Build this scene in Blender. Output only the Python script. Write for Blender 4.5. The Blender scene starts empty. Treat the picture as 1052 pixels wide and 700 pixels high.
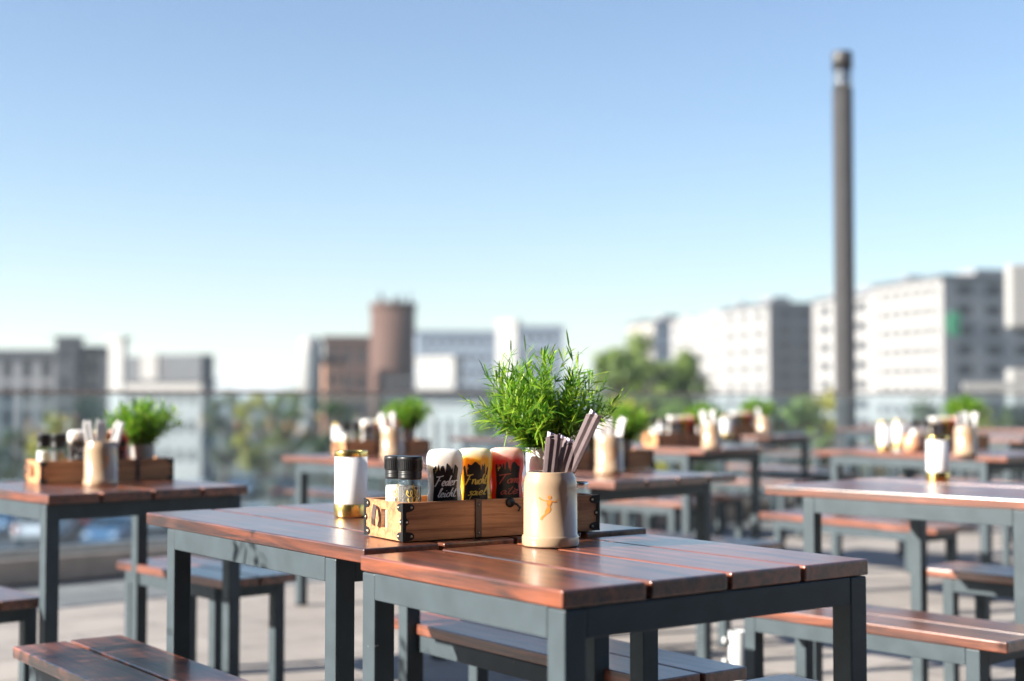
import bpy, bmesh, math, random
from mathutils import Vector, Matrix
R = math.radians
random.seed(7)
sc = bpy.context.scene
COL = sc.collection
HCAM, F, Y0 = 1.05, 1461.0, 408.0
PITCH = math.atan((Y0-350)/F)

def at(px, py, z):
    """point of the horizontal plane z that the survey of the photograph gives"""
    x = (px-526)/F; v = (350-py)/F
    d = Vector((x, math.cos(PITCH)-v*math.sin(PITCH), math.sin(PITCH)+v*math.cos(PITCH)))
    t = (z-HCAM)/d.z
    return d.x*t, d.y*t

def dep(px, py, D):
    x = (px-526)/F; v = (350-py)/F
    d = Vector((x, math.cos(PITCH)-v*math.sin(PITCH), math.sin(PITCH)+v*math.cos(PITCH)))
    t = D/d.y
    return Vector((d.x*t, D, HCAM+d.z*t))

# ------------------------------------------------------------------ materials
def newmat(name):
    m = bpy.data.materials.new(name); m.use_nodes = True
    nt = m.node_tree
    return m, nt, nt.nodes['Principled BSDF'], nt.nodes['Material Output']

def N(nt, t, **kw):
    n = nt.nodes.new(t)
    for k, v in kw.items():
        if k in n.inputs: n.inputs[k].default_value = v
        else: setattr(n, k, v)
    return n

def plain(name, col, rough=.5, metal=0., var=.12, scale=30, bump=0., coat=0., spec=.5, trans=0., ior=1.45, sss=0.):
    m, nt, p, o = newmat(name)
    p.inputs['Roughness'].default_value = rough
    p.inputs['Metallic'].default_value = metal
    p.inputs['Coat Weight'].default_value = coat
    p.inputs['Specular IOR Level'].default_value = spec
    p.inputs['Transmission Weight'].default_value = trans
    p.inputs['IOR'].default_value = ior
    if sss:
        p.inputs['Subsurface Weight'].default_value = sss
        p.inputs['Subsurface Radius'].default_value = (1, .8, .6)
        p.inputs['Subsurface Scale'].default_value = .006
    tc = N(nt, 'ShaderNodeTexCoord'); n = N(nt, 'ShaderNodeTexNoise', Scale=scale, Detail=5.)
    nt.links.new(tc.outputs['Object'], n.inputs['Vector'])
    cr = N(nt, 'ShaderNodeValToRGB')
    a = [c*(1-var) for c in col]; b = [min(1, c*(1+var)) for c in col]
    cr.color_ramp.elements[0].position = .3; cr.color_ramp.elements[1].position = .7
    cr.color_ramp.elements[0].color = (*a, 1); cr.color_ramp.elements[1].color = (*b, 1)
    nt.links.new(n.outputs['Fac'], cr.inputs['Fac']); nt.links.new(cr.outputs['Color'], p.inputs['Base Color'])
    if bump:
        bp = N(nt, 'ShaderNodeBump', Strength=bump, Distance=.002)
        nt.links.new(n.outputs['Fac'], bp.inputs['Height']); nt.links.new(bp.outputs['Normal'], p.inputs['Normal'])
    return m

def wood_mat(name, dark, light, rough, axis=1, pw=.18, grain=26, coat=.0, worn=.25):
    m, nt, p, o = newmat(name); L = nt.links.new
    tc = N(nt, 'ShaderNodeTexCoord'); oi = N(nt, 'ShaderNodeObjectInfo')
    off = N(nt, 'ShaderNodeVectorMath', operation='MULTIPLY_ADD')
    L(oi.outputs['Random'], off.inputs[0]); off.inputs[1].default_value = (3, 5, 7); L(tc.outputs['Object'], off.inputs[2])
    mp = N(nt, 'ShaderNodeMapping')
    s = [grain, grain, grain]; s[axis] = grain*.07
    mp.inputs['Scale'].default_value = s
    L(off.outputs[0], mp.inputs['Vector'])
    n1 = N(nt, 'ShaderNodeTexNoise', Scale=1.6, Detail=8., Roughness=.65, Distortion=.6); L(mp.outputs[0], n1.inputs['Vector'])
    n2 = N(nt, 'ShaderNodeTexNoise', Scale=5., Detail=4.); L(off.outputs[0], n2.inputs['Vector'])
    # plank to plank variation
    sx = N(nt, 'ShaderNodeSeparateXYZ'); L(tc.outputs['Object'], sx.inputs[0])
    dv = N(nt, 'ShaderNodeMath', operation='DIVIDE'); L(sx.outputs[1-axis if axis < 2 else 0], dv.inputs[0]); dv.inputs[1].default_value = pw
    fl = N(nt, 'ShaderNodeMath', operation='FLOOR'); L(dv.outputs[0], fl.inputs[0])
    ad = N(nt, 'ShaderNodeMath', operation='ADD'); L(fl.outputs[0], ad.inputs[0])
    mr = N(nt, 'ShaderNodeMath', operation='MULTIPLY'); L(oi.outputs['Random'], mr.inputs[0]); mr.inputs[1].default_value = 37.7
    L(mr.outputs[0], ad.inputs[1])
    wn = N(nt, 'ShaderNodeTexWhiteNoise', noise_dimensions='1D'); L(ad.outputs[0], wn.inputs['W'])
    cr = N(nt, 'ShaderNodeValToRGB'); e = cr.color_ramp.elements
    e[0].position = .36; e[0].color = (*dark, 1); e[1].position = .66; e[1].color = (*light, 1)
    L(n1.outputs['Fac'], cr.inputs['Fac'])
    hs = N(nt, 'ShaderNodeHueSaturation')
    m1 = N(nt, 'ShaderNodeMapRange'); m1.inputs['To Min'].default_value = .72; m1.inputs['To Max'].default_value = 1.25
    L(wn.outputs['Value'], m1.inputs['Value']); L(m1.outputs[0], hs.inputs['Value']); L(cr.outputs['Color'], hs.inputs['Color'])
    # worn dusty patches
    cw = N(nt, 'ShaderNodeValToRGB'); cw.color_ramp.elements[0].position = .52; cw.color_ramp.elements[1].position = .75
    L(n2.outputs['Fac'], cw.inputs['Fac'])
    mw = N(nt, 'ShaderNodeMath', operation='MULTIPLY'); L(cw.outputs['Color'], mw.inputs[0]); mw.inputs[1].default_value = worn
    mx = N(nt, 'ShaderNodeMix', data_type='RGBA'); L(mw.outputs[0], mx.inputs['Factor']); L(hs.outputs['Color'], mx.inputs[6])
    mx.inputs[7].default_value = (*[min(1, c*1.3+.05) for c in light], 1)
    L(mx.outputs[2], p.inputs['Base Color'])
    rr = N(nt, 'ShaderNodeMapRange'); rr.inputs['To Min'].default_value = rough*.75; rr.inputs['To Max'].default_value = min(1, rough*1.35)
    L(n2.outputs['Fac'], rr.inputs['Value']); L(rr.outputs[0], p.inputs['Roughness'])
    p.inputs['Coat Weight'].default_value = coat; p.inputs['Coat Roughness'].default_value = .24; p.inputs['Coat IOR'].default_value = 1.55
    bp = N(nt, 'ShaderNodeBump', Strength=.45, Distance=.0018); L(n1.outputs['Fac'], bp.inputs['Height']); L(bp.outputs['Normal'], p.inputs['Normal'])
    return m

M = {}
M['wood'] = wood_mat('table_wood', (.028, .009, .006), (.22, .055, .019), .36, coat=.9)
M['seatwood'] = wood_mat('bench_wood', (.026, .009, .007), (.24, .07, .032), .36, pw=.15, coat=.9)
M['frame'] = plain('powder_coat', (.048, .064, .074), .45, var=.14, scale=14, bump=.05, spec=.3)
def chips(m, col, scale=55, thr=.69):
    nt = m.node_tree; p = nt.nodes['Principled BSDF']; L = nt.links.new
    src = p.inputs['Base Color'].links[0].from_socket
    tc = N(nt, 'ShaderNodeTexCoord'); n = N(nt, 'ShaderNodeTexNoise', Scale=scale, Detail=6., Roughness=.7); L(tc.outputs['Object'], n.inputs['Vector'])
    cr = N(nt, 'ShaderNodeValToRGB'); cr.color_ramp.elements[0].position = thr; cr.color_ramp.elements[1].position = thr+.03; L(n.outputs['Fac'], cr.inputs['Fac'])
    mx = N(nt, 'ShaderNodeMix', data_type='RGBA'); L(cr.outputs['Color'], mx.inputs['Factor']); L(src, mx.inputs[6]); mx.inputs[7].default_value = (*col, 1)
    L(mx.outputs[2], p.inputs['Base Color'])
chips(M['frame'], (.30, .31, .30))
M['cratewood'] = wood_mat('crate_wood', (.27, .105, .038), (.66, .32, .14), .55, axis=0, pw=.5, grain=40, worn=.3)
M['iron'] = plain('black_iron', (.018, .017, .017), .42, metal=.4, scale=200, bump=.3)
M['rivet'] = plain('brass_rivet', (.62, .52, .36), .28, metal=.9)
M['leather'] = plain('leather', (.06, .032, .024), .5, scale=150, bump=.4)
M['stoneware'] = plain('stoneware', (.42, .295, .19), .22, var=.03, scale=12, coat=.6, sss=.12)
M['emblem'] = plain('emblem_brown', (.58, .22, .045), .35, var=.2, scale=120)
M['white_ceramic'] = plain('white_ceramic', (.82, .82, .83), .3, var=.02, coat=.3)
M['grey_ceramic'] = plain('grey_zinc_pot', (.42, .40, .38), .5, var=.1)
M['soil'] = plain('soil', (.035, .022, .014), .95, var=.4, scale=120, bump=.8)
M['blackplastic'] = plain('black_plastic', (.014, .014, .015), .38, var=.1)
M['labelblack'] = plain('label_black', (.012, .012, .014), .35, var=.1)
M['ink_white'] = plain('ink_white', (.82, .82, .8), .5, var=.02)
M['ink_yellow'] = plain('ink_yellow', (.80, .56, .10), .4, var=.1)
M['ink_red'] = plain('ink_red', (.55, .09, .06), .4, var=.1)
M['ink_green'] = plain('ink_green', (.25, .55, .08), .4, var=.1)
M['salt'] = plain('salt', (.85, .84, .82), .8, var=.08, scale=400, bump=.6)
M['pepper'] = plain('peppercorns', (.10, .085, .075), .8, var=.6, scale=250, bump=.8)
M['gold'] = plain('brushed_gold', (.72, .50, .17), .24, metal=1., var=.12, scale=60)
M['steel'] = plain('steel', (.62, .62, .63), .25, metal=1., var=.05)
M['napkin'] = plain('white_napkin', (.62, .61, .60), .9, var=.04, scale=60, bump=.2)
M['sleeve'] = plain('brown_paper_sleeve', (.17, .125, .13), .62, var=.18, scale=60, bump=.2)
M['sleeve_inner'] = plain('lilac_paper', (.62, .55, .66), .7, var=.1)
M['wax'] = plain('candle_wax', (.80, .76, .68), .5, var=.03, sss=.3)
M['concrete'] = plain('concrete', (.40, .36, .32), .8, var=.12, scale=5, bump=.4)
M['kerbstone'] = plain('kerb_stone', (.52, .40, .31), .75, var=.14, scale=8, bump=.3)
M['post'] = plain('post_paint', (.052, .051, .052), .45, var=.07, scale=8)
M['rail'] = plain('rail_wood', (.36, .27, .22), .45, var=.2, scale=10)
M['railmetal'] = plain('rail_steel', (.45, .46, .46), .3, metal=.8)
M['whiteplastic'] = plain('white_plastic', (.5, .51, .5), .4, var=.03)
M['asphalt'] = plain('asphalt', (.030, .042, .055), .7, var=.25, scale=.6)
M['rubber'] = plain('rubber', (.015, .015, .016), .8)
M['carglass'] = plain('car_glass', (.02, .028, .035), .06, spec=.8)
M['lampred'] = plain('tail_lamp', (.4, .02, .015), .2)
M['lampwhite'] = plain('head_lamp', (.75, .78, .8), .15)
M['bark'] = plain('bark', (.10, .075, .055), .9, var=.3, scale=4, bump=.6)

def glassy(name, tint, base=.04, rough=.02):
    m, nt, p, o = newmat(name); L = nt.links.new
    nt.nodes.remove(p)
    tr = N(nt, 'ShaderNodeBsdfTransparent'); tr.inputs['Color'].default_value = (*tint, 1)
    gl = N(nt, 'ShaderNodeBsdfGlossy'); gl.inputs['Roughness'].default_value = rough; gl.inputs['Color'].default_value = (.95, .97, 1, 1)
    fr = N(nt, 'ShaderNodeFresnel', IOR=1.45)
    g = N(nt, 'ShaderNodeNewGeometry'); inv = N(nt, 'ShaderNodeMath', operation='SUBTRACT'); inv.inputs[0].default_value = 1.; L(g.outputs['Backfacing'], inv.inputs[1])
    a0 = N(nt, 'ShaderNodeMath', operation='ADD'); a0.inputs[1].default_value = base-.03; L(fr.outputs[0], a0.inputs[0])
    ad = N(nt, 'ShaderNodeMath', operation='MULTIPLY'); L(a0.outputs[0], ad.inputs[0]); L(inv.outputs[0], ad.inputs[1])
    mx = N(nt, 'ShaderNodeMixShader'); L(ad.outputs[0], mx.inputs[0]); L(tr.outputs[0], mx.inputs[1]); L(gl.outputs[0], mx.inputs[2])
    L(mx.outputs[0], o.inputs['Surface'])
    return m
M['railglass'] = glassy('railing_glass', (.80, .87, .91), .07)
M['clearglass'] = glassy('clear_glass', (.93, .95, .95), .06)
M['winglass'] = plain('window_glass', (.022, .027, .033), .5, spec=.2, var=.3, scale=.2)

def frosted(name):
    m, nt, p, o = newmat(name); L = nt.links.new
    p.inputs['Base Color'].default_value = (.86, .86, .87, 1); p.inputs['Roughness'].default_value = .35
    tl = N(nt, 'ShaderNodeBsdfTranslucent'); tl.inputs['Color'].default_value = (.9, .9, .9, 1)
    mx = N(nt, 'ShaderNodeMixShader'); mx.inputs[0].default_value = .45
    tc = N(nt, 'ShaderNodeTexCoord'); n = N(nt, 'ShaderNodeTexNoise', Scale=9.); L(tc.outputs['Object'], n.inputs['Vector'])
    mr = N(nt, 'ShaderNodeMapRange'); mr.inputs['To Min'].default_value = .35; mr.inputs['To Max'].default_value = .55
    L(n.outputs['Fac'], mr.inputs['Value']); L(mr.outputs[0], mx.inputs[0])
    L(p.outputs[0], mx.inputs[1]); L(tl.outputs[0], mx.inputs[2]); L(mx.outputs[0], o.inputs['Surface'])
    return m
M['frosted'] = frosted('frosted_glass')

def sauce(name, fill, top, level, soft=.012):
    m, nt, p, o = newmat(name); L = nt.links.new
    tc = N(nt, 'ShaderNodeTexCoord'); sx = N(nt, 'ShaderNodeSeparateXYZ'); L(tc.outputs['Object'], sx.inputs[0])
    n = N(nt, 'ShaderNodeTexNoise', Scale=45.); L(tc.outputs['Object'], n.inputs['Vector'])
    ma = N(nt, 'ShaderNodeMath', operation='MULTIPLY_ADD'); L(n.outputs['Fac'], ma.inputs[0]); ma.inputs[1].default_value = .014; L(sx.outputs[2], ma.inputs[2])
    mr = N(nt, 'ShaderNodeMapRange'); L(ma.outputs[0], mr.inputs['Value'])
    mr.inputs['From Min'].default_value = level; mr.inputs['From Max'].default_value = level+soft
    mx = N(nt, 'ShaderNodeMix', data_type='RGBA'); L(mr.outputs[0], mx.inputs['Factor'])
    mx.inputs[6].default_value = (*fill, 1); mx.inputs[7].default_value = (*top, 1)
    L(mx.outputs[2], p.inputs['Base Color'])
    p.inputs['Roughness'].default_value = .3; p.inputs['Coat Weight'].default_value = .4
    p.inputs['Subsurface Weight'].default_value = .75; p.inputs['Subsurface Scale'].default_value = .035; p.inputs['Subsurface Radius'].default_value = (1, .9, .7)
    return m
M['sauce_white'] = sauce('mayonnaise_bottle', (.74, .68, .62), (.78, .76, .73), .15)
M['sauce_yellow'] = sauce('mustard_bottle', (.88, .50, .012), (.76, .68, .5), .154)
M['sauce_red'] = sauce('ketchup_bottle', (.78, .04, .018), (.80, .48, .42), .150, .012)

def leafmat(name, c1, c2, c3, sc_=9., trans=.35):
    m, nt, p, o = newmat(name); L = nt.links.new
    tc = N(nt, 'ShaderNodeTexCoord'); n = N(nt, 'ShaderNodeTexNoise', Scale=sc_, Detail=3.); L(tc.outputs['Object'], n.inputs['Vector'])
    g = N(nt, 'ShaderNodeNewGeometry')
    ad = N(nt, 'ShaderNodeMath', operation='MULTIPLY_ADD'); L(g.outputs['Random Per Island'], ad.inputs[0]); ad.inputs[1].default_value = .4
    sb = N(nt, 'ShaderNodeMath', operation='SUBTRACT'); L(n.outputs['Fac'], sb.inputs[0]); sb.inputs[1].default_value = .2; L(sb.outputs[0], ad.inputs[2])
    cr = N(nt, 'ShaderNodeValToRGB'); e = cr.color_ramp.elements
    e[0].position = .25; e[0].color = (*c1, 1); e[1].position = .75; e[1].color = (*c3, 1)
    k = e.new(.5); k.color = (*c2, 1)
    L(ad.outputs[0], cr.inputs['Fac']); L(cr.outputs['Color'], p.inputs['Base Color'])
    p.inputs['Roughness'].default_value = .5
    tl = N(nt, 'ShaderNodeBsdfTranslucent'); L(cr.outputs['Color'], tl.inputs['Color'])
    mx = N(nt, 'ShaderNodeMixShader'); mx.inputs[0].default_value = trans
    L(p.outputs[0], mx.inputs[1]); L(tl.outputs[0], mx.inputs[2]); L(mx.outputs[0], o.inputs['Surface'])
    return m
M['herb'] = leafmat('herb_leaf', (.03, .13, .008), (.15, .35, .018), (.42, .56, .05), 30., .45)
M['herbstem'] = plain('herb_stem', (.14, .24, .05), .6)
M['leaf_green'] = leafmat('leaf_green', (.05, .10, .02), (.12, .20, .035), (.24, .32, .06), .5)
M['leaf_yellow'] = leafmat('leaf_yellow', (.10, .14, .02), (.30, .30, .035), (.55, .46, .06), .5)
M['leaf_dark'] = leafmat('leaf_dark', (.025, .05, .02), (.05, .085, .03), (.09, .13, .045), .5)

def floor_mat():
    m, nt, p, o = newmat('terrace_pavers'); L = nt.links.new
    tc = N(nt, 'ShaderNodeTexCoord'); mp = N(nt, 'ShaderNodeMapping'); mp.inputs['Rotation'].default_value = (0, 0, R(-42))
    L(tc.outputs['Object'], mp.inputs['Vector'])
    b = N(nt, 'ShaderNodeTexBrick'); L(mp.outputs[0], b.inputs['Vector'])
    b.inputs['Scale'].default_value = 1.; b.inputs['Brick Width'].default_value = .8; b.inputs['Row Height'].default_value = .4
    b.inputs['Mortar Size'].default_value = .006; b.inputs['Color1'].default_value = (.33, .298, .27, 1)
    b.inputs['Color2'].default_value = (.27, .243, .222, 1); b.inputs['Mortar'].default_value = (.12, .11, .10, 1)
    n = N(nt, 'ShaderNodeTexNoise', Scale=2.2, Detail=8., Roughness=.7); L(tc.outputs['Object'], n.inputs['Vector'])
    mr = N(nt, 'ShaderNodeMapRange'); mr.inputs['To Min'].default_value = .5; mr.inputs['To Max'].default_value = 1.45; L(n.outputs['Fac'], mr.inputs['Value'])
    hs = N(nt, 'ShaderNodeHueSaturation'); L(mr.outputs[0], hs.inputs['Value']); L(b.outputs['Color'], hs.inputs['Color'])
    L(hs.outputs['Color'], p.inputs['Base Color']); p.inputs['Roughness'].default_value = .75
    bp = N(nt, 'ShaderNodeBump', Strength=.4, Distance=.004); L(b.outputs['Fac'], bp.inputs['Height']); bp.invert = True
    L(bp.outputs['Normal'], p.inputs['Normal'])
    return m
M['pavers'] = floor_mat()

def land_mat():
    m, nt, p, o = newmat('land'); L = nt.links.new
    tc = N(nt, 'ShaderNodeTexCoord'); n = N(nt, 'ShaderNodeTexNoise', Scale=.02, Detail=8.); L(tc.outputs['Object'], n.inputs['Vector'])
    cr = N(nt, 'ShaderNodeValToRGB'); e = cr.color_ramp.elements
    e[0].position = .4; e[0].color = (.05, .065, .035, 1); e[1].position = .6; e[1].color = (.12, .12, .10, 1)
    L(n.outputs['Fac'], cr.inputs['Fac']); L(cr.outputs['Color'], p.inputs['Base Color']); p.inputs['Roughness'].default_value = .9
    return m
M['land'] = land_mat()

def brick_mat(name, c1, c2, sc_=1.):
    m, nt, p, o = newmat(name); L = nt.links.new
    tc = N(nt, 'ShaderNodeTexCoord'); b = N(nt, 'ShaderNodeTexNoise', Scale=.5, Detail=6.); L(tc.outputs['Object'], b.inputs['Vector'])
    w = N(nt, 'ShaderNodeTexWave', Scale=2.2, Distortion=.6); w.bands_direction = 'Z'; L(tc.outputs['Object'], w.inputs['Vector'])
    mx = N(nt, 'ShaderNodeMix', data_type='RGBA'); L(b.outputs['Fac'], mx.inputs['Factor']); mx.inputs[6].default_value = (*c1, 1); mx.inputs[7].default_value = (*c2, 1)
    hs = N(nt, 'ShaderNodeHueSaturation'); mr = N(nt, 'ShaderNodeMapRange'); mr.inputs['To Min'].default_value = .85; mr.inputs['To Max'].default_value = 1.1
    L(w.outputs['Fac'], mr.inputs['Value']); L(mr.outputs[0], hs.inputs['Value']); L(mx.outputs[2], hs.inputs['Color'])
    L(hs.outputs['Color'], p.inputs['Base Color']); p.inputs['Roughness'].default_value = .85
    return m
M['brick'] = brick_mat('red_brick', (.062, .031, .024), (.10, .052, .038))
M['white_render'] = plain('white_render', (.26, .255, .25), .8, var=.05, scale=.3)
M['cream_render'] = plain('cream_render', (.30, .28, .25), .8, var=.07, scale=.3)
M['grey_and_shade_render'] = plain('grey_and_shade_render', (.21, .215, .23), .8, var=.1, scale=.3)
M['dark_render'] = plain('dark_slate_and_shade', (.06, .068, .08), .7, var=.15, scale=.4)
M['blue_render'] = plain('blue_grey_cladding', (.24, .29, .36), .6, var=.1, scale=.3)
M['orange_render'] = plain('orange_render', (.50, .27, .17), .8, var=.1, scale=.3)
M['signgreen'] = plain('green_sign', (.03, .30, .14), .5, var=.1)
M['signwhite'] = plain('white_sign', (.27, .27, .265), .5, var=.03)

# ------------------------------------------------------------------ mesh helpers
class MB:
    def __init__(s): s.v = []; s.f = []; s.sm = []
    def add(s, vs, fs, smooth=False):
        k = len(s.v); s.v += [tuple(v) for v in vs]
        for f in fs: s.f.append(tuple(i+k for i in f)); s.sm.append(smooth)
    def box(s, x0, x1, y0, y1, z0, z1, T=None):
        vs = [Vector(p) for p in ((x0,y0,z0),(x1,y0,z0),(x1,y1,z0),(x0,y1,z0),(x0,y0,z1),(x1,y0,z1),(x1,y1,z1),(x0,y1,z1))]
        if T: vs = [T @ v for v in vs]
        s.add(vs, [(0,3,2,1),(4,5,6,7),(0,1,5,4),(1,2,6,5),(2,3,7,6),(3,0,4,7)])
    def lathe(s, prof, n=32, T=None, cap=True):
        vs = []
        for r, z in prof:
            for i in range(n):
                a = 2*math.pi*i/n; v = Vector((r*math.cos(a), r*math.sin(a), z)); vs.append(T @ v if T else v)
        fs = []
        for j in range(len(prof)-1):
            for i in range(n):
                fs.append((j*n+i, j*n+(i+1) % n, (j+1)*n+(i+1) % n, (j+1)*n+i))
        s.add(vs, fs, True)
        if cap:
            k = len(s.v)-len(vs)
            if prof[0][0] > 1e-5: s.f.append(tuple(k+i for i in reversed(range(n)))); s.sm.append(False)
            if prof[-1][0] > 1e-5: s.f.append(tuple(k+(len(prof)-1)*n+i for i in range(n))); s.sm.append(False)
    def tube(s, pts, rad, n=8):
        pts = [Vector(p) for p in pts]; rs = rad if isinstance(rad, (list, tuple)) else [rad]*len(pts)
        vs = []; fs = []; up = Vector((0, 0, 1))
        for i, p in enumerate(pts):
            d = (pts[min(i+1, len(pts)-1)]-pts[max(i-1, 0)]).normalized()
            a = d.cross(up)
            if a.length < .05: a = d.cross(Vector((1, 0, 0)))
            a.normalize(); b = d.cross(a)
            for k in range(n):
                t = 2*math.pi*k/n; vs.append(p+a*math.cos(t)*rs[i]+b*math.sin(t)*rs[i])
        for i in range(len(pts)-1):
            for k in range(n): fs.append((i*n+k, i*n+(k+1) % n, (i+1)*n+(k+1) % n, (i+1)*n+k))
        fs.append(tuple(reversed(range(n)))); fs.append(tuple((len(pts)-1)*n+k for k in range(n)))
        s.add(vs, fs, True)
    def mesh(s, name, mat):
        me = bpy.data.meshes.new(name); me.from_pydata(s.v, [], s.f)
        me.polygons.foreach_set('use_smooth', s.sm); me.update()
        if isinstance(mat, (list, tuple)):
            for x in mat: me.materials.append(x)
        else: me.materials.append(mat)
        return me
    def build(s, name, mat, parent=None, bevel=0, loc=None, seg=2):
        o = bpy.data.objects.new(name, s.mesh(name, mat)); COL.objects.link(o)
        if parent is not None: o.parent = parent
        if loc is not None: o.location = loc
        if bevel:
            b = o.modifiers.new('bevel', 'BEVEL'); b.width = bevel; b.segments = seg; b.limit_method = 'ANGLE'; b.angle_limit = R(40)
        return o

def thing(name, label, cat, loc=(0, 0, 0), rz=0, group=None):
    o = bpy.data.objects.new(name, None); COL.objects.link(o); o.empty_display_size = .1
    o.location = loc; o.rotation_euler = (0, 0, rz); o['label'] = label; o['category'] = cat
    if group: o['group'] = group
    return o
def tag(o, label, cat, group=None):
    o['label'] = label; o['category'] = cat
    if group: o['group'] = group
    return o
def dup(root, loc, rz=None, label=None, group=None, rot=None):
    kids = {}
    for o in list(bpy.data.objects):
        if o.parent: kids.setdefault(o.parent.name, []).append(o)
    def cp(o, parent):
        c = o.copy(); COL.objects.link(c)
        if parent is not None: c.parent = parent
        for ch in kids.get(o.name, []): cp(ch, c)
        return c
    r = cp(root, None); r.location = loc
    if rz is not None: r.rotation_euler = (0, 0, rz)
    if rot is not None: r.rotation_euler = rot
    if label: r['label'] = label
    if group: r['group'] = group
    return r

# ------------------------------------------------------------------ camera, light, world
cam = bpy.data.cameras.new('camera'); co = bpy.data.objects.new('camera', cam); COL.objects.link(co)
co.location = (0, 0, HCAM); co.rotation_euler = (R(90)+PITCH, 0, 0)
cam.sensor_width = 36; cam.lens = 50; cam.clip_start = .05; cam.clip_end = 6000
cam.dof.use_dof = True; cam.dof.focus_distance = 2.93; cam.dof.aperture_fstop = 1.85; cam.dof.aperture_blades = 0
sc.camera = co
SUN_EL = R(24); saz = Vector((-.955, -.297)).normalized()
sd = Vector((saz.x*math.cos(SUN_EL), saz.y*math.cos(SUN_EL), math.sin(SUN_EL)))
sl = bpy.data.lights.new('sun', 'SUN'); sl.energy = 5.0; sl.angle = R(.53); sl.color = (1, .93, .83)
so = bpy.data.objects.new('sun', sl); COL.objects.link(so); so.rotation_euler = sd.to_track_quat('Z', 'Y').to_euler(); so.location = (-20, -6, 12)
w = bpy.data.worlds.new('World'); sc.world = w; w.use_nodes = True
nt = w.node_tree; bg = nt.nodes['Background']
sky = nt.nodes.new('ShaderNodeTexSky'); sky.sky_type = 'NISHITA'; sky.sun_disc = False
sky.sun_elevation = SUN_EL; sky.sun_rotation = math.atan2(saz.x, saz.y) % (2*math.pi)
sky.air_density = 1.0; sky.dust_density = .35; sky.ozone_density = 1.7; sky.altitude = 50
tint = nt.nodes.new('ShaderNodeMix'); tint.data_type = 'RGBA'; tint.blend_type = 'MULTIPLY'; tint.inputs['Factor'].default_value = 1.
tint.inputs[7].default_value = (.91, .955, 1.03, 1)          # white balance of the whole sky
nt.links.new(sky.outputs[0], tint.inputs[6]); nt.links.new(tint.outputs[2], bg.inputs[0]); bg.inputs[1].default_value = .056
sc.view_settings.view_transform = 'Standard'; sc.view_settings.look = 'None'; sc.view_settings.gamma = 1
sc.view_settings.exposure = 1.72
sc.render.engine = 'CYCLES'
sc.cycles.use_denoising = True
sc.cycles.max_bounces = 8; sc.cycles.transparent_max_bounces = 16
sc.cycles.sample_clamp_indirect = 6

# ------------------------------------------------------------------ setting: terrace and land
RD = Vector((math.cos(R(42)), math.sin(R(42)))); RN = Vector((RD.y, -RD.x))   # along the railing, and towards the terrace
R0 = Vector(at(50, 600, 0))
def rp(t, n=0): p = R0+RD*t+RN*n; return p
mb = MB(); a, b = rp(-22, -.34), rp(40, -.34); c, d = rp(40, 34), rp(-22, 34)
mb.add([(a.x,a.y,0),(b.x,b.y,0),(c.x,c.y,0),(d.x,d.y,0),(a.x,a.y,-.6),(b.x,b.y,-.6),(c.x,c.y,-.6),(d.x,d.y,-.6)],
       [(3,2,1,0),(4,5,6,7),(0,1,5,4),(1,2,6,5),(2,3,7,6),(3,0,4,7)])
o = mb.build('terrace_floor', M['pavers']); o['kind'] = 'structure'
mb = MB(); T = Matrix.Rotation(R(42), 4, 'Z')
mb.box(-22, 40, .0, .32, 0.004, .15, T); o = mb.build('kerb', M['kerbstone'], bevel=.012); o['kind'] = 'structure'; o.location = (R0.x, R0.y, 0)
GZ = -6.
mb = MB(); mb.add([(-3000,-300,GZ),(3000,-300,GZ),(3000,4500,GZ),(-3000,4500,GZ)], [(0,1,2,3)])
o = mb.build('ground', M['land']); o['kind'] = 'structure'
mb = MB(); mb.add([(-75,30,GZ+.004),(5,30,GZ+.004),(-2,85,GZ+.004),(-75,95,GZ+.004)], [(0,1,2,3)])
o = mb.build('car_park', M['asphalt']); o['kind'] = 'structure'
mb = MB()
for i in range(12): mb.box(-48+i*2.9, -47.88+i*2.9, 62, 67, GZ+.008, GZ+.009)
o = mb.build('parking_bay_lines', M['ink_white']); o['kind'] = 'structure'
def terrace_wall():
    mb = MB(); mb.box(-22, 40, .20, .335, GZ, -.61, T); o = mb.build('retaining_wall', M['concrete']); o['kind'] = 'structure'; o.location = (R0.x, R0.y, 0)
terrace_wall()

# unseen dark front with overhang, added behind the camera to cut sky fill
t = thing('sky_blocker_front', 'unseen dark glazed front added behind the camera to block sky light', 'building', (-14, -3.6, 0))
mb = MB(); mb.box(0, 36, -4, 0, 0.004, 8.5); mb.build('wall', M['dark_render'], t)
mb = MB()
for i in range(16): mb.box(.6+i*2.1, 2.5+i*2.1, .004, .03, .3, 3.0)
mb.build('sky_blocker_windows', M['winglass'], t)
mb = MB(); mb.box(4, 36, .035, 3.3, 3.15, 3.4); mb.build('sky_blocker_canopy', M['dark_render'], t)  # overhang added out of view to hold sky light off the tables
# glass railing
rl = thing('glass_railing', 'long frameless glass railing with brown handrail on a stone kerb round the terrace', 'railing', (R0.x, R0.y, .15), R(42))
k = 0
for i in range(-6, 18):
    x0 = i*1.5-.16; mb = MB(); mb.box(x0+.008, x0+1.492, .10, .112, 0.002, .915); mb.build('glass_panel', M['railglass'], rl)
mb = MB(); mb.box(-9.2, 27, .085, .127, .916, .938); mb.build('handrail', M['rail'], rl, bevel=.006)
mb = MB(); mb.box(-9.2, 27, .085, .127, 0.001, .05); mb.build('base_channel', M['railmetal'], rl)

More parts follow.
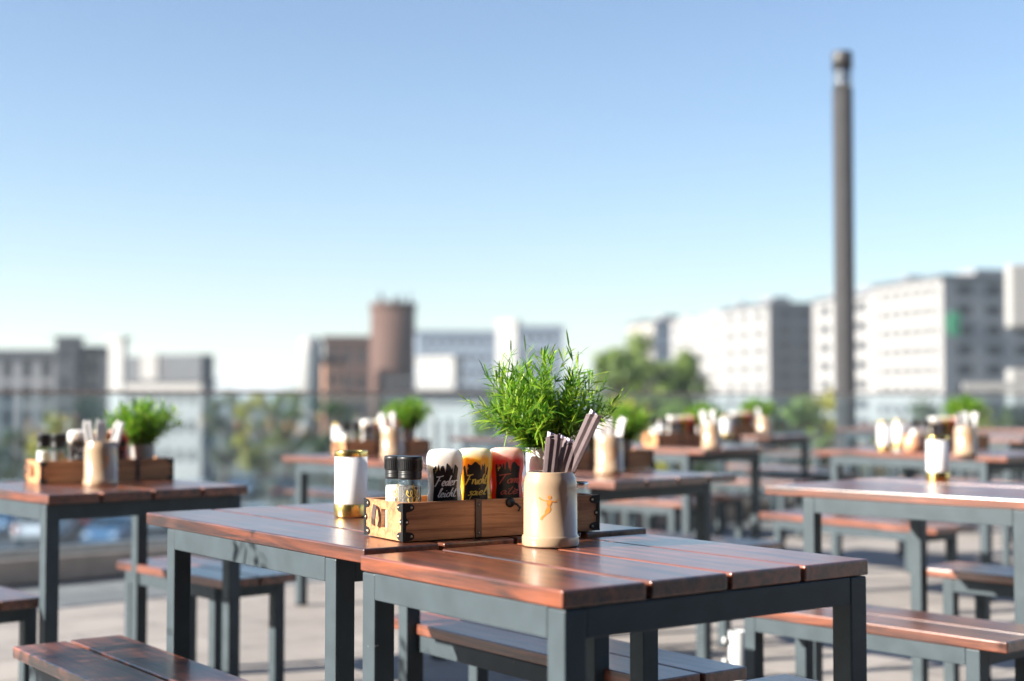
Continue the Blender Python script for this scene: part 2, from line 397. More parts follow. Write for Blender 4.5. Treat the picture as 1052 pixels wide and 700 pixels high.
# ------------------------------------------------------------------ tables and benches
def make_table(name, label, cat, corner, ang, W, L, z, over, np_, thick, mat, leg=.045, group=None, ap=.05, sideover=.006):
    t = thing(name, label, cat, (corner[0], corner[1], 0), R(ang), group)
    gap = .011; pw = (W-gap*(np_-1))/np_
    mb = MB()
    for i in range(np_):
        x = i*(pw+gap); dz = random.uniform(-.0012, .0012); e = random.uniform(-.003, .003)
        mb.box(x, x+pw, 0+e, L+e, z-thick+dz, z+dz)
    mb.build('tabletop' if cat == 'table' else 'seat', mat, t, bevel=.0035, seg=3)
    zt = z-thick-.002
    x0, x1, y0, y1 = sideover, W-sideover, over, L-over
    mb = MB(); a = leg
    mb.box(x0, x0+.03, y0+a, y1-a, zt-ap, zt); mb.box(x1-.03, x1, y0+a, y1-a, zt-ap, zt)
    mb.box(x0+a, x1-a, y0+.001, y0+.03, zt-ap, zt-.0005); mb.box(x0+a, x1-a, y1-.03, y1-.001, zt-ap, zt-.0005)
    if cat == 'table': mb.box(x0+.03, x1-.03, (y0+y1)/2-.02, (y0+y1)/2+.02, zt-.03, zt-.001)
    mb.build('frame', M['frame'], t, bevel=.002)
    for (x, y) in ((x0, y0), (x1-a, y0), (x0, y1-a), (x1-a, y1-a)):
        mb = MB(); mb.box(x, x+a, y, y+a, .004, zt-.001); l = mb.build('leg', M['frame'], t, bevel=.003)
        mb = MB(); mb.box(x-.001, x+a+.001, y-.001, y+a+.001, .0005, .012); mb.build('foot_cap', M['blackplastic'], l)
    return t
TZ, BZ = .75, .43
TG = 'plank tables with grey steel frames'; BG = 'plank benches with grey steel frames'
def table(label, corner, ang, W=.73, L=1.1, over=.12, z=TZ):
    return make_table('plank_table', label, 'table', corner, ang, W, L, z, over, 4, .029, M['wood'], group=TG)
def bench(label, corner, ang, W=.29, L=1.1, over=.10, z=BZ):
    return make_table('plank_bench', label, 'bench', corner, ang, W, L, z, over, 2, .029, M['seatwood'], leg=.042, group=BG, ap=.045, sideover=.008)
AA = 36.6
def axes(a): return Vector((math.cos(R(a)), math.sin(R(a)))), Vector((-math.sin(R(a)), math.cos(R(a))))
wA, uA = axes(AA)
A0 = Vector(at(577, 606.5, TZ))
table('short dark red plank table in front with the tan mug, legs flush with its corners', A0, AA, .73, .615, 0.0)
B0 = Vector(at(374, 563.5, TZ+.008))
table('plank table holding the crate and gold rimmed lantern, joined behind the short table', B0, AA, .73, 1.08, .12, TZ+.008)
C0 = Vector(at(50, 509, TZ)); AC = 42
table('left plank table by the glass railing carrying a crate, mug and bushy herb', C0, AC, .70, .76, .03)
AD = 44; wD, uD = axes(AD); D0 = Vector(at(785, 499, TZ))-uD*1.08
table('right plank table carrying only a gold based lantern, its long edge sunlit', D0, AD, .73, 1.08, .15)
AF = 45; F0 = Vector(at(631, 495, TZ)); table('plank table just behind the sharp herb pot with a tan mug on its left end', F0, AF)
AM = 38; M0 = Vector(at(1034, 469, TZ)); table('plank table in front of the lamp post carrying two frosted lanterns and a mug', M0, AM, .73, 1.25)
AO = 45; O0 = Vector(at(723, 462, TZ)); table('plank table with lantern, crate and mug, midway between sharp herb and lamp post', O0, AO)
AP = 45; P0 = Vector(at(790, 448.5, TZ)); table('small looking far plank table nearest the lamp post foot, its right half bare', P0, AP)
AT = 43; T0 = Vector(at(436, 476, TZ)); table('plank table seen behind the lantern and grinders, close to the glass railing', T0, AT, .73, 1.15)
AV = 40; V0 = Vector(at(1052, 451, TZ)); table('bare plank table behind the one with two frosted lanterns', V0, AV)
W0 = Vector(at(962, 437.5, TZ)); table('farthest bare plank table just right of the lamp post', W0, AV, .73, 1.0)
# benches
def bn(label, px, py, ang, which='NL', W=.29, L=1.1, over=.10):
    """corner px,py is: NL near-left, NR near-right, FL far-left, FR far-right"""
    w_, u_ = axes(ang); p = Vector(at(px, py, BZ))
    if which[1] == 'R': p = p-w_*W
    if which[0] == 'F': p = p-u_*L
    return bench(label, p, ang, W, L, over), p
Gp = Vector(at(20, 663, BZ))
g0 = Vector((Gp.x, Gp.y))-uA*1.12
sh = (g0-B0).dot(wA)
if sh > -.285: g0 = g0-wA*(sh+.285)
bench('bench at the bottom left corner, planks half in dappled shade', g0, AA, .28, 1.12)
h0 = Vector(at(754, 687, BZ))-wA*.28
s = (h0-A0).dot(wA)
if s < .735: h0 = h0+wA*(.735-s)
bench('shaded bench reaching under the short front table, blue sky sheen on it', h0, AA, .28, 1.15)
i0 = Vector(at(795, 694, BZ))-wA*.28; s = (i0-A0).dot(wA)
if s < .74: i0 = i0+wA*(.74-s)
bench('bench of which only a far corner shows at the bottom edge, under the front table', i0-uA*.75, AA, .28, .75)
bn('long sunlit bench right of the front table, tan frame side toward camera in full sun', 1034, 660, 41, 'NL', .30, .94, .08)
bn('shaded bench tucked under the right table that carries only a lantern', 941, 583, AD, 'FL', .29, 1.0)
bn('sunlit bench behind the right lantern table, in front of the table with two lanterns', 962, 543, 36, 'NL', .30, 1.15)
bn('sunlit bench under the table behind the sharp herb pot, lit orange along its edge', 705, 517, AF, 'NL', .29, 1.0)
bn('blue shaded bench just above the front tabletop, between two dark table legs', 805, 557, AF, 'NR', .29, 1.05)
bn('shaded bench below the table midway between sharp herb and lamp post', 778, 507, AO, 'NR', .29, 1.0)
bn('shaded bench behind the left end of the crate table, by the kerb', 228, 596, AC, 'NL', .30, .78, .06)
bn('bench cut by the left edge of the picture, under the left crate table', 47, 613, AC, 'NR', .29, .8, .04)
bn('far bench beside the small looking table near the lamp post foot', 856, 480, AP, 'NR', .29, 1.0)
bn('far sunlit bench behind the right lantern table, close before the lamp post', 862, 487, 40, 'NL', .29, 1.0)
bn('bench behind the table that carries two frosted lanterns, right edge of picture', 1046, 497, AV, 'NL', .29, 1.0)
bn('far bench by the glass railing behind the lantern and grinders', 420, 508, AT, 'NR', .29, 1.0)

for (px, py, a_, lb) in ((1090, 443, 38, 'distant bare plank table cut by the right edge below the sign pylon'),
                         (950, 442, 40, 'distant bare plank table between the lamp post and the two frosted lanterns'), (560, 452, 44, 'distant plank table hidden mostly behind the sharp herb pot')):
    table(lb, Vector(at(px, py, TZ)), a_, .73, 1.0)
bn('distant bench standing free just left of the lamp post foot', 848, 466, 42, 'NL', .29, .95)
bn('far bench at the right side of the table midway between herb and lamp post', 838, 494, AO, 'NR', .29, .95)
bn('distant sunlit bench between the lamp post and the two frosted lanterns', 930, 460, 40, 'NL', .29, .95)
bn('far bench cut by the right edge, behind the right lantern table', 1075, 510, AV, 'NR', .29, 1.0)
bn('sunlit bench seen under the table behind the sharp herb, farther away', 640, 494, AF, 'NL', .29, 1.0)
# ------------------------------------------------------------------ lettering strokes
GL = {
'F': (1.5, [[(0,1.9),(.7,1.95),(1.5,2.15)],[(.75,2.0),(.5,1),(.15,-.15)],[(.3,1.05),(1.1,1.15)]]),
'e': (.72, [[(0,.4),(.5,.6),(.5,.93),(.22,.9),(.05,.4),(.28,0),(.72,.25)]]),
'd': (.92, [[(.6,.85),(.25,.85),(.05,.35),(.3,.02),(.62,.7),(.95,2.1),(.75,1.0),(.66,.1),(.92,.15)]]),
'r': (.8, [[(0,.95),(.2,.8),(.12,0),(.25,.7),(.55,1.0),(.85,.85)]]),
'l': (.55, [[(0,.2),(.4,1.2),(.6,2),(.4,1.95),(.18,.6),(.28,0),(.55,.2)]]),
'i': (.45, [[(.2,.9),(.1,.2),(.25,0),(.45,.2)],[(.32,1.35),(.36,1.5)]]),
'c': (.62, [[(.58,.8),(.3,.92),(.05,.4),(.28,0),(.62,.2)]]),
'h': (.75, [[(.45,2.1),(.2,1),(0,0),(.25,.7),(.5,.95),(.48,.2),(.75,.1)]]),
't': (.62, [[(.4,1.85),(.15,.4),(.32,0),(.62,.15)],[(-.1,1.2),(.8,1.35)]]),
'u': (.78, [[(.05,.9),(.05,.2),(.28,0),(.6,.85),(.55,.1),(.78,.12)]]),
's': (.62, [[(.6,.95),(.2,.85),(.45,.4),(.2,0),(0,.1)]]),
'p': (.68, [[(.15,.95),(-.15,-1)],[(.1,.7),(.5,.97),(.55,.3),(.1,.08),(.68,.1)]]),
'T': (1.4, [[(-.1,1.75),(.7,1.95),(1.6,2.1)],[(.85,2),(.6,1),(.35,-.1)]]),
'o': (.72, [[(.4,.92),(.1,.6),(.15,.1),(.48,.1),(.58,.6),(.35,.95),(.75,.85)]]),
'm': (1.02, [[(0,.95),(0,0),(.22,.85),(.42,.85),(.37,0),(.6,.88),(.8,.85),(.75,.1),(1.02,.12)]]),
'a': (.82, [[(.6,.85),(.25,.88),(.05,.35),(.28,0),(.6,.8),(.58,.1),(.82,.12)]]),
'V': (.95, [[(0,1.8),(.35,0),(1,1.9)]]),
'g': (.7, [[(.6,.85),(.25,.88),(.1,.35),(.35,.1),(.6,.8),(.45,-.8),(.1,-.6),(.7,.1)]]),
'n': (.78, [[(0,.9),(0,0),(.25,.8),(.5,.85),(.48,.1),(.78,.1)]]),
}
def smooth(pts, k=5):
    if len(pts) < 3: return pts
    P = [pts[0]]+list(pts)+[pts[-1]]; out = []
    for i in range(1, len(P)-2):
        p0, p1, p2, p3 = P[i-1], P[i], P[i+1], P[i+2]
        for j in range(k):
            t = j/k
            out.append(tuple(.5*(2*p1[q]+(p2[q]-p0[q])*t+(2*p0[q]-5*p1[q]+4*p2[q]-p3[q])*t*t+(-p0[q]+3*p1[q]-3*p2[q]+p3[q])*t**3) for q in (0, 1)))
    out.append(pts[-1]); return out
def word(mb, txt, cx, y, h, surf, wd=.14, slant=.22, rise=0.05, fit=None):
    tot = sum(GL[c][0] for c in txt); sx = h if fit is None else fit/tot
    x = cx-tot*sx/2
    for c in txt:
        adv, strokes = GL[c]
        for st in strokes:
            pts = [(x+(px+py*slant)*sx, y+py*h+(x-cx)*rise) for px, py in smooth(st)]
            stroke(mb, pts, surf, wd*h)
        x += adv*sx
def stroke(mb, pts, surf, wd):
    vs = []; n = len(pts)
    for i, p in enumerate(pts):
        q0 = pts[max(i-1, 0)]; q1 = pts[min(i+1, n-1)]
        dx, dy = q1[0]-q0[0], q1[1]-q0[1]; l = math.hypot(dx, dy) or 1
        ang = math.atan2(dy, dx); k = .55+.55*abs(math.sin(ang-.5))
        if i in (0, n-1): k *= .6
        nx, ny = -dy/l*wd*k, dx/l*wd*k
        vs.append(surf(p[0]+nx, p[1]+ny)); vs.append(surf(p[0]-nx, p[1]-ny))
    mb.add(vs, [(2*i, 2*i+1, 2*i+3, 2*i+2) for i in range(n-1)], True)
def squiggle(x0, x1, y, amp, loops):
    pts = []
    for i in range(loops*4+1):
        t = i/(loops*4); a = i*math.pi/2
        pts.append((x0+(x1-x0)*t+math.cos(a)*amp*.5, y+math.sin(a)*amp*(.6+.5*random.random())))
    return smooth(pts, 4)

# ------------------------------------------------------------------ squeeze bottle
BH = .170
AP_ = [(.0,.030),(.004,.035),(.02,.0372),(.045,.0380),(.07,.0362),(.092,.0338),(.110,.0350),(.130,.0378),(.150,.0383),(.160,.0368),(.167,.0325),(.170,.024)]
def prof(z):
    z = max(0, min(BH, z))
    for i in range(len(AP_)-1):
        if AP_[i][0] <= z <= AP_[i+1][0]:
            t = (z-AP_[i][0])/(AP_[i+1][0]-AP_[i][0]); t = t*t*(3-2*t) if z < .15 else t
            return AP_[i][1]*(1-t)+AP_[i+1][1]*t
    return AP_[-1][1]
NE = 2.5
def bsurf(off):
    def f(x, z):
        a = prof(z); b = a*.66; q = min(.98, abs(x)/a)
        return Vector((x, -(b*(1-q**NE)**(1/NE))-off, z))
    return f
def make_bottle(kind, mat, inkmat, l1, l2, label):
    t = thing('squeeze_bottle', label, 'sauce bottle')
    mb = MB(); n = 40; zs = [BH*i/34 for i in range(32)]+[.160,.164,.167,.169,.170]
    zs = sorted(set(zs)); vs = []; fs = []
    for z in zs:
        a = prof(z); b = a*.66
        for i in range(n):
            th = 2*math.pi*i/n; c_, s_ = math.cos(th), math.sin(th)
            vs.append((a*math.copysign(abs(c_)**(2/NE), c_), b*math.copysign(abs(s_)**(2/NE), s_), z))
    for j in range(len(zs)-1):
        for i in range(n): fs.append((j*n+i, j*n+(i+1) % n, (j+1)*n+(i+1) % n, (j+1)*n+i))
    fs.append(tuple(reversed(range(n)))); mb.add(vs, fs, True)
    k = len(mb.v); mb.v.append((0, 0, BH+.0012))
    for i in range(n): mb.f.append(((len(zs)-1)*n+i, (len(zs)-1)*n+(i+1) % n, k)); mb.sm.append(True)
    body = mb.build('body', mat, t)
    # label with dripping upper edge
    rnd = random.Random(kind); m = 56; S = bsurf(.0004); rows = 22
    tops = []
    drips = [rnd.uniform(-.9, .9) for _ in range(6)]
    for i in range(m+1):
        s_ = -1+2*i/m
        top = .139-.006*s_*s_+.003*math.sin(s_*9+kind)
        for q, dxx in enumerate(drips):
            top -= (.007+.006*((q*7+kind) % 3))*math.exp(-((s_-dxx)/.055)**2)
        tops.append(top)
    vs = []; fs = []
    for i in range(m+1):
        s_ = -1+2*i/m
        for j in range(rows+1):
            z = .012+(tops[i]-.012)*j/rows
            vs.append(S(s_*(prof(z)*.70), z))
    for i in range(m):
        for j in range(rows): q = i*(rows+1)+j; fs.append((q, q+rows+1, q+rows+2, q+1))
    mb = MB(); mb.add(vs, fs, True); lab = mb.build('label', M['labelblack'], t)
    S2 = bsurf(.0008)
    mb = MB()
    word(mb, l1, 0.0, .095, .0100, S2, wd=.15, fit=.046)
    word(mb, l2, 0.002, .072, .0088, S2, wd=.15, fit=.038)
    mb.build('lettering', inkmat, lab)
    mb = MB(); word(mb, 'Vegan', 0, .0535, .0036, S2, wd=.16, fit=.014); mb.build('vegan_lettering', M['ink_green'], lab)
    mb = MB(); stroke(mb, [(-.012+.0024*i, .0495+.0002*(i % 2)) for i in range(11)], S2, .0004); mb.build('fine_print', M['ink_white'], lab)
    mb = MB(); stroke(mb, squiggle(-.014, -.003, .041, .0024, 4), S2, .0007); stroke(mb, squiggle(.003, .014, .041, .0024, 4), S2, .0007)
    st = [(-.0185+.0035*math.cos(math.pi/2+q*2*math.pi/5*2)*.9, .126+.0035*math.sin(math.pi/2+q*2*math.pi/5*2)) for q in range(6)]
    stroke(mb, [(-.021, .121), (-.0185, .1285), (-.0165, .131)], S2, .0008); stroke(mb, [(-.0225, .127), (-.019, .1265), (-.0155, .1275)], S2, .0008)
    mb.build('gold_print', M['ink_yellow'], lab)
    mb = MB(); mb.lathe([(.02, -.006), (.0205, .0)], 24); mb.build('cap', M['blackplastic'], t)
    return t
FAR = (0, -40, -200)   # prototypes are moved to their own first place below
bot_w = make_bottle(1, M['sauce_white'], M['ink_white'], 'Feder', 'leicht', 'x')
bot_y = make_bottle(2, M['sauce_yellow'], M['ink_yellow'], 'Frucht', 'spiel', 'x')
bot_r = make_bottle(3, M['sauce_red'], M['ink_red'], 'Tom', 'ate', 'x')

# ------------------------------------------------------------------ grinders
def make_grinder(fill):
    t = thing('spice_grinder', 'x', 'grinder')
    mb = MB(); mb.lathe([(.0235,.001),(.0242,.004),(.0242,.104),(.0225,.110),(.0205,.113)], 36, cap=False); mb.build('jar', M['clearglass'], t)
    mb = MB(); mb.lathe([(.0222,.003),(.0226,.006),(.0226,.094),(.021,.098)], 32); mb.build('filling', fill, t)
    mb = MB(); pr = [(.0232,.112),(.0238,.114)]
    for i in range(4): z = .116+i*.0032; pr += [(.0242,z),(.0242,z+.0022),(.0236,z+.0028)]
    pr += [(.0246,.130),(.0252,.132),(.0252,.150),(.0262,.1515),(.0262,.156),(.0252,.1585),(.022,.159)]
    mb.lathe(pr, 40); cp = mb.build('cap', M['blackplastic'], t)
    mb = MB()
    for i in range(40):
        a = 2*math.pi*i/40; Tm = Matrix.Rotation(a, 4, 'Z'); mb.box(.0250, .0259, -.0009, .0009, .1325, .1505, Tm)
    mb.build('grip_ribs', M['blackplastic'], cp)
    S = lambda x, z: Vector((.0246*math.sin(x/.0246), -.0246*math.cos(x/.0246), z))
    mb = MB()
    stroke(mb, squiggle(-.014, .012, .084, .008, 3), S, .0007); stroke(mb, squiggle(-.012, .014, .070, .006, 3), S, .0007)
    stroke(mb, smooth([(-.002,.094),(.0,.102),(.003,.090)]), S, .001); stroke(mb, smooth([(-.014,.058),(0,.064),(.018,.080)]), S, .0009)
    mb.build('script_print', M['ink_yellow'], t)
    mb = MB()
    vs = []; k = 20
    for i in range(k+1):
        x = -.024+.048*i/k; vs += [S(x, .006), S(x, .018)]
    mb.add(vs, [(2*i, 2*i+2, 2*i+3, 2*i+1) for i in range(k)], True); mb.build('label_band', M['labelblack'] if fill != M['salt'] else M['signwhite'], t)
    return t
gr_salt = make_grinder(M['salt']); gr_pep = make_grinder(M['pepper'])

# ------------------------------------------------------------------ wooden crate
CL, CW, CH = .478, .178, .078
def make_crate():
    t = thing('wooden_crate', 'x', 'crate'); th = .010; X, Y = CL/2, CW/2
    mb = MB(); mb.box(-X+th, X-th, -Y+th, Y-th, .002, .010); mb.build('bottom_board', M['cratewood'], t)
    for s_ in (-1, 1):
        y0, y1 = (-Y, -Y+th) if s_ < 0 else (Y-th, Y)
        mb = MB(); mb.box(-X, X, y0, y1, .0, CH); mb.build('side_board', M['cratewood'], t, bevel=.0015)
    for s_ in (-1, 1):
        x0, x1 = (-X+.0005, -X+th) if s_ < 0 else (X-th, X-.0005)
        mb = MB(); zc = CH*.5
        # end board with an upright grip slot
        Ya = Y-th-.0003
        mb.box(x0, x1, -Ya, -.012, 0.0005, CH-.0005); mb.box(x0, x1, .012, Ya, .0005, CH-.0005)
        mb.box(x0, x1, -.012, .012, .0005, .022); mb.box(x0, x1, -.012, .012, .060, CH-.0005)
        e = mb.build('end_board', M['cratewood'], t)
        mb = MB(); xo = s_*(X+.0035)
        pts = [(xo, .030, .066), (xo+s_*.006, .022, .056), (xo+s_*.010, .018, .040), (xo+s_*.006, .026, .026)]
        for i in range(3):
            p, q = Vector(pts[i]), Vector(pts[i+1]); wv = Vector((0, .008, .002))
            mb.add([p-wv, p+wv, q+wv, q-wv, p-wv+Vector((s_*.002,0,0)), p+wv+Vector((s_*.002,0,0)), q+wv+Vector((s_*.002,0,0)), q-wv+Vector((s_*.002,0,0))],
                   [(0,1,2,3),(7,6,5,4),(0,4,5,1),(2,6,7,3),(0,3,7,4),(1,5,6,2)])
        mb.build('leather_pull', M['leather'], t)
    def plate(mb, P, U, V, Nn, a, b, lob=.0085):
        # bracket leg: strip of width a along U from origin, height b, with lobes
        vs = []; out = []
        def q(u, v): return P+U*u+V*v
        poly = []
        poly += [(0, 0)]
        for zc in (.010, CH/2, CH-.010):
            if zc == CH/2: ext = .014
            else: ext = .026
            poly += [(.008, zc-.0095), (ext-.006, zc-.0075), (ext, zc-.003), (ext, zc+.003), (ext-.006, zc+.0075), (.008, zc+.0095)]
        poly += [(0, CH)]
        poly[1] = (.012, .001); poly[-2] = (.012, CH-.001)
        n = len(poly)
        f = [q(u, v)+Nn*.0016 for u, v in poly]; bk = [q(u, v)+Nn*.0002 for u, v in poly]
        # fan by strips toward the spine
        k = len(mb.v)
        vsA = []
        for (u, v) in poly: vsA += [q(0, v)+Nn*.0016, q(u, v)+Nn*.0016, q(u, v)+Nn*.0002]
        fs = []
        for i in range(n-1):
            a0, a1 = 3*i, 3*(i+1)
            fs.append((a0, a0+1, a1+1, a1)); fs.append((a0+1, a0+2, a1+2, a1+1))
        mb.add(vsA, fs)
    for sx in (-1, 1):
        for sy in (-1, 1):
            mb = MB(); P = Vector((sx*(X+.0012), sy*(Y+.0012), 0))
            plate(mb, Vector((sx*(X+.0016), sy*Y, 0)), Vector((-sx, 0, 0)), Vector((0, 0, 1)), Vector((0, sy, 0)), 0, 0)
            plate(mb, Vector((sx*X, sy*(Y+.0016), 0)), Vector((0, -sy, 0)), Vector((0, 0, 1)), Vector((sx, 0, 0)), 0, 0)
            bk = mb.build('corner_bracket', M['iron'], t)
            mb = MB()
            for zc, e in ((.010, .018), (CH/2, .008), (CH-.010, .018)):
                for (ax, pos) in ((0, Vector((sx*(X-e), sy*(Y+.0016), zc))), (1, Vector((sx*(X+.0016), sy*(Y-e), zc)))):
                    nn = Vector((0, sy, 0)) if ax == 0 else Vector((sx, 0, 0))
                    Tm = Matrix.Translation(pos) @ nn.to_track_quat('Z', 'Y').to_matrix().to_4x4()
                    mb.lathe([(.0027, 0), (.0026, .0008), (.0015, .0017), (0, .002)], 10, Tm)
            mb.build('rivet', M['rivet'], bk)
    for xs in (-.065, .105):
        mb = MB(); mb.box(xs-.0075, xs+.0075, -Y-.0028, -Y-.0003, .001, CH+.0016); mb.box(xs-.0075, xs+.0075, -Y-.0003, -Y+th+.001, CH+.0004, CH+.0016)
        st = mb.build('leather_strap', M['leather'], t, bevel=.0008)
        mb = MB()
        for zc in (.010, CH-.010):
            mb.lathe([(.0026, 0), (.0025, .0008), (0, .002)], 10, Matrix.Translation((xs, -Y-.0028, zc)) @ Matrix.Rotation(R(90), 4, 'X'))
        mb.build('rivet', M['rivet'], st)
    mb = MB(); mb.lathe([(.011, 0), (.0105, .0025), (.004, .004), (0, .0045)], 16, Matrix.Translation((.012, -Y-.0004, CH-.008)) @ Matrix.Rotation(R(90), 4, 'X'))
    mb.tube([(.012, -Y-.005, CH-.008), (.024, -Y-.008, CH-.012), (.034, -Y-.006, CH-.020), (.030, -Y-.005, CH-.027)], .0024, 8)
    mb.build('hook_clasp', M['iron'], t)
    return t
crate0 = make_crate()

# ------------------------------------------------------------------ mug
MH, MR = .149, .0545
def make_mug():
    t = thing('stoneware_mug', 'x', 'mug')
    mb = MB()
    mb.lathe([(.050,.0),(.0565,.001),(.0578,.004),(.0578,.018),(.0565,.0215),(MR,.023),(MR,.118),(.0538,.128),(.0515,.137),(.0488,.143),(.0478,.1475),(.0470,MH),(.0452,.1485),(.0448,.143),(.0470,.135),(.0490,.125),(.0490,.012),(.001,.010)], 64)
    mb.build('body', M['stoneware'], t)
    mb = MB(); pts = []
    for i in range(11):
        a = math.pi*i/10; pts.append((0, MR-.004+.036*math.sin(a), .076+.042*math.cos(a)))
    mb.tube(smooth3(pts), .0075, 12); mb.build('handle', M['stoneware'], t)
    S = lambda x, z: Vector(((MR+.0004)*math.sin(x/MR), -(MR+.0004)*math.cos(x/MR), z))
    mb = MB(); cz = .083
    k = .00029
    def q(px, py): return ((px-258)*k, cz+(345-py)*k*.97)
    def blob(pts):
        P = [q(*p) for p in pts]; cx = sum(p[0] for p in P)/len(P); cy = sum(p[1] for p in P)/len(P)
        mb.add([S(cx, cy)]+[S(*p) for p in P], [(0, i+1, (i+1) % len(P)+1) for i in range(len(P))], True)
    blob([(258+13*math.cos(i*.6283), 283+14*math.sin(i*.6283)) for i in range(10)])
    stroke(mb, smooth([q(*p) for p in ((183,284),(200,298),(225,306),(245,312))]), S, .0013)
    stroke(mb, smooth([q(*p) for p in ((266,312),(290,314),(310,308),(322,298))]), S, .0013)
    blob([(240,304),(256,300),(276,306),(272,325),(264,345),(244,347),(240,330)])
    blob([(242,350),(264,348),(268,368),(258,388),(240,402),(226,400),(228,380)])
    stroke(mb, smooth([q(*p) for p in ((246,385),(226,408),(208,424),(198,442))]), S, .0026)
    mb.build('flying_figure_emblem', M['emblem'], t)
    return t
def smooth3(pts, k=3):
    P = [Vector(p) for p in pts]; P = [P[0]]+P+[P[-1]]; out = []
    for i in range(1, len(P)-2):
        for j in range(k):
            t = j/k; p0, p1, p2, p3 = P[i-1:i+3]
            out.append(.5*(2*p1+(p2-p0)*t+(2*p0-5*p1+4*p2-p3)*t*t+(-p0+3*p1-3*p2+p3)*t**3))
    out.append(P[-1]); return out
mug0 = make_mug()
chips(M['stoneware'], (.24, .15, .09), 160, .74)

# ------------------------------------------------------------------ cutlery bundles
def make_bundle(mat, inner, name, W=.030, H=.205, seed=1):
    rnd = random.Random(seed)
    t = thing(name, 'x', 'cutlery')
    def fold(z0, z1, wb, wt, offy, skew=0, th=.0022, zig=2, amp=.0025):
        mb = MB(); cols = zig*2; rows = 6; vs = []
        for side in (1, -1):
            for j in range(rows+1):
                v = j/rows; z = z0+(z1-z0)*v; ww = wb+(wt-wb)*v
                for i in range(cols+1):
                    u = i/cols-.5; y = offy+(amp*(v*.8+.2))*((-1)**i)*.5+side*th/2
                    zz = z+(skew*u if j == rows else 0)+(.002*rnd.uniform(-1, 1) if j == rows and side == 1 else 0)
                    vs.append((u*ww, y, zz))
        m_ = (rows+1)*(cols+1); fs = []
        for j in range(rows):
            for i in range(cols):
                q = j*(cols+1)+i; fs.append((q, q+1, q+cols+2, q+cols+1)); fs.append((m_+q, m_+q+cols+1, m_+q+cols+2, m_+q+1))
        for j in range(rows):
            q = j*(cols+1); fs.append((q, q+cols+1, m_+q+cols+1, m_+q)); q += cols; fs.append((q, m_+q, m_+q+cols+1, q+cols+1))
        q = rows*(cols+1)
        for i in range(cols): fs.append((q+i, q+i+1, m_+q+i+1, m_+q+i))
        mb.add(vs, fs); return mb
    fold(0, H, W*.8, W, 0, skew=.010).build('paper_sleeve', mat, t)
    fold(.02, H+.003, W*.6, W*.80, .0055, skew=-.008).build('inner_fold', inner, t)
    fold(0, H-.006, W*.75, W*.95, -.0055, skew=.004, amp=.002).build('front_flap', mat, t)
    # fork and knife ends
    mb = MB(); mb.box(-.006, .006, .0085, .0100, .0, H-.02); mb.box(-.003, .003, .0112, .0128, .0, H-.015); mb.build('cutlery_handles', M['steel'], t, bevel=.0005)
    return t
bun_b = make_bundle(M['sleeve'], M['sleeve_inner'], 'cutlery_sleeve')
bun_w = make_bundle(M['napkin'], M['napkin'], 'napkin_roll', W=.034, H=.205, seed=4)

# ------------------------------------------------------------------ lantern
def make_lantern():
    t = thing('glass_lantern', 'x', 'lantern')
    mb = MB(); mb.lathe([(.0385,0),(.0405,.001),(.0410,.003),(.0410,.029),(.0402,.031),(.036,.031)], 48); mb.build('gold_base', M['gold'], t)
    mb = MB(); mb.lathe([(.0395,.032),(.0398,.153),(.0378,.153),(.0376,.034)], 48, cap=False); mb.build('frosted_shade', M['frosted'], t)
    mb = MB(); mb.lathe([(.0404,.146),(.0406,.147),(.0406,.159),(.0402,.160),(.0370,.160),(.0368,.1535),(.0400,.1532)], 48, cap=False)
    mb.build('gold_rim', M['gold'], t)
    mb = MB(); mb.lathe([(.022,.032),(.022,.085),(.019,.088),(.001,.086)], 24); c = mb.build('candle', M['wax'], t)
    mb = MB(); mb.tube([(0,0,.086),(.0005,0,.092),(.002,0,.097)], .0008, 6); mb.build('wick', M['rubber'], c)
    return t
lan0 = make_lantern()

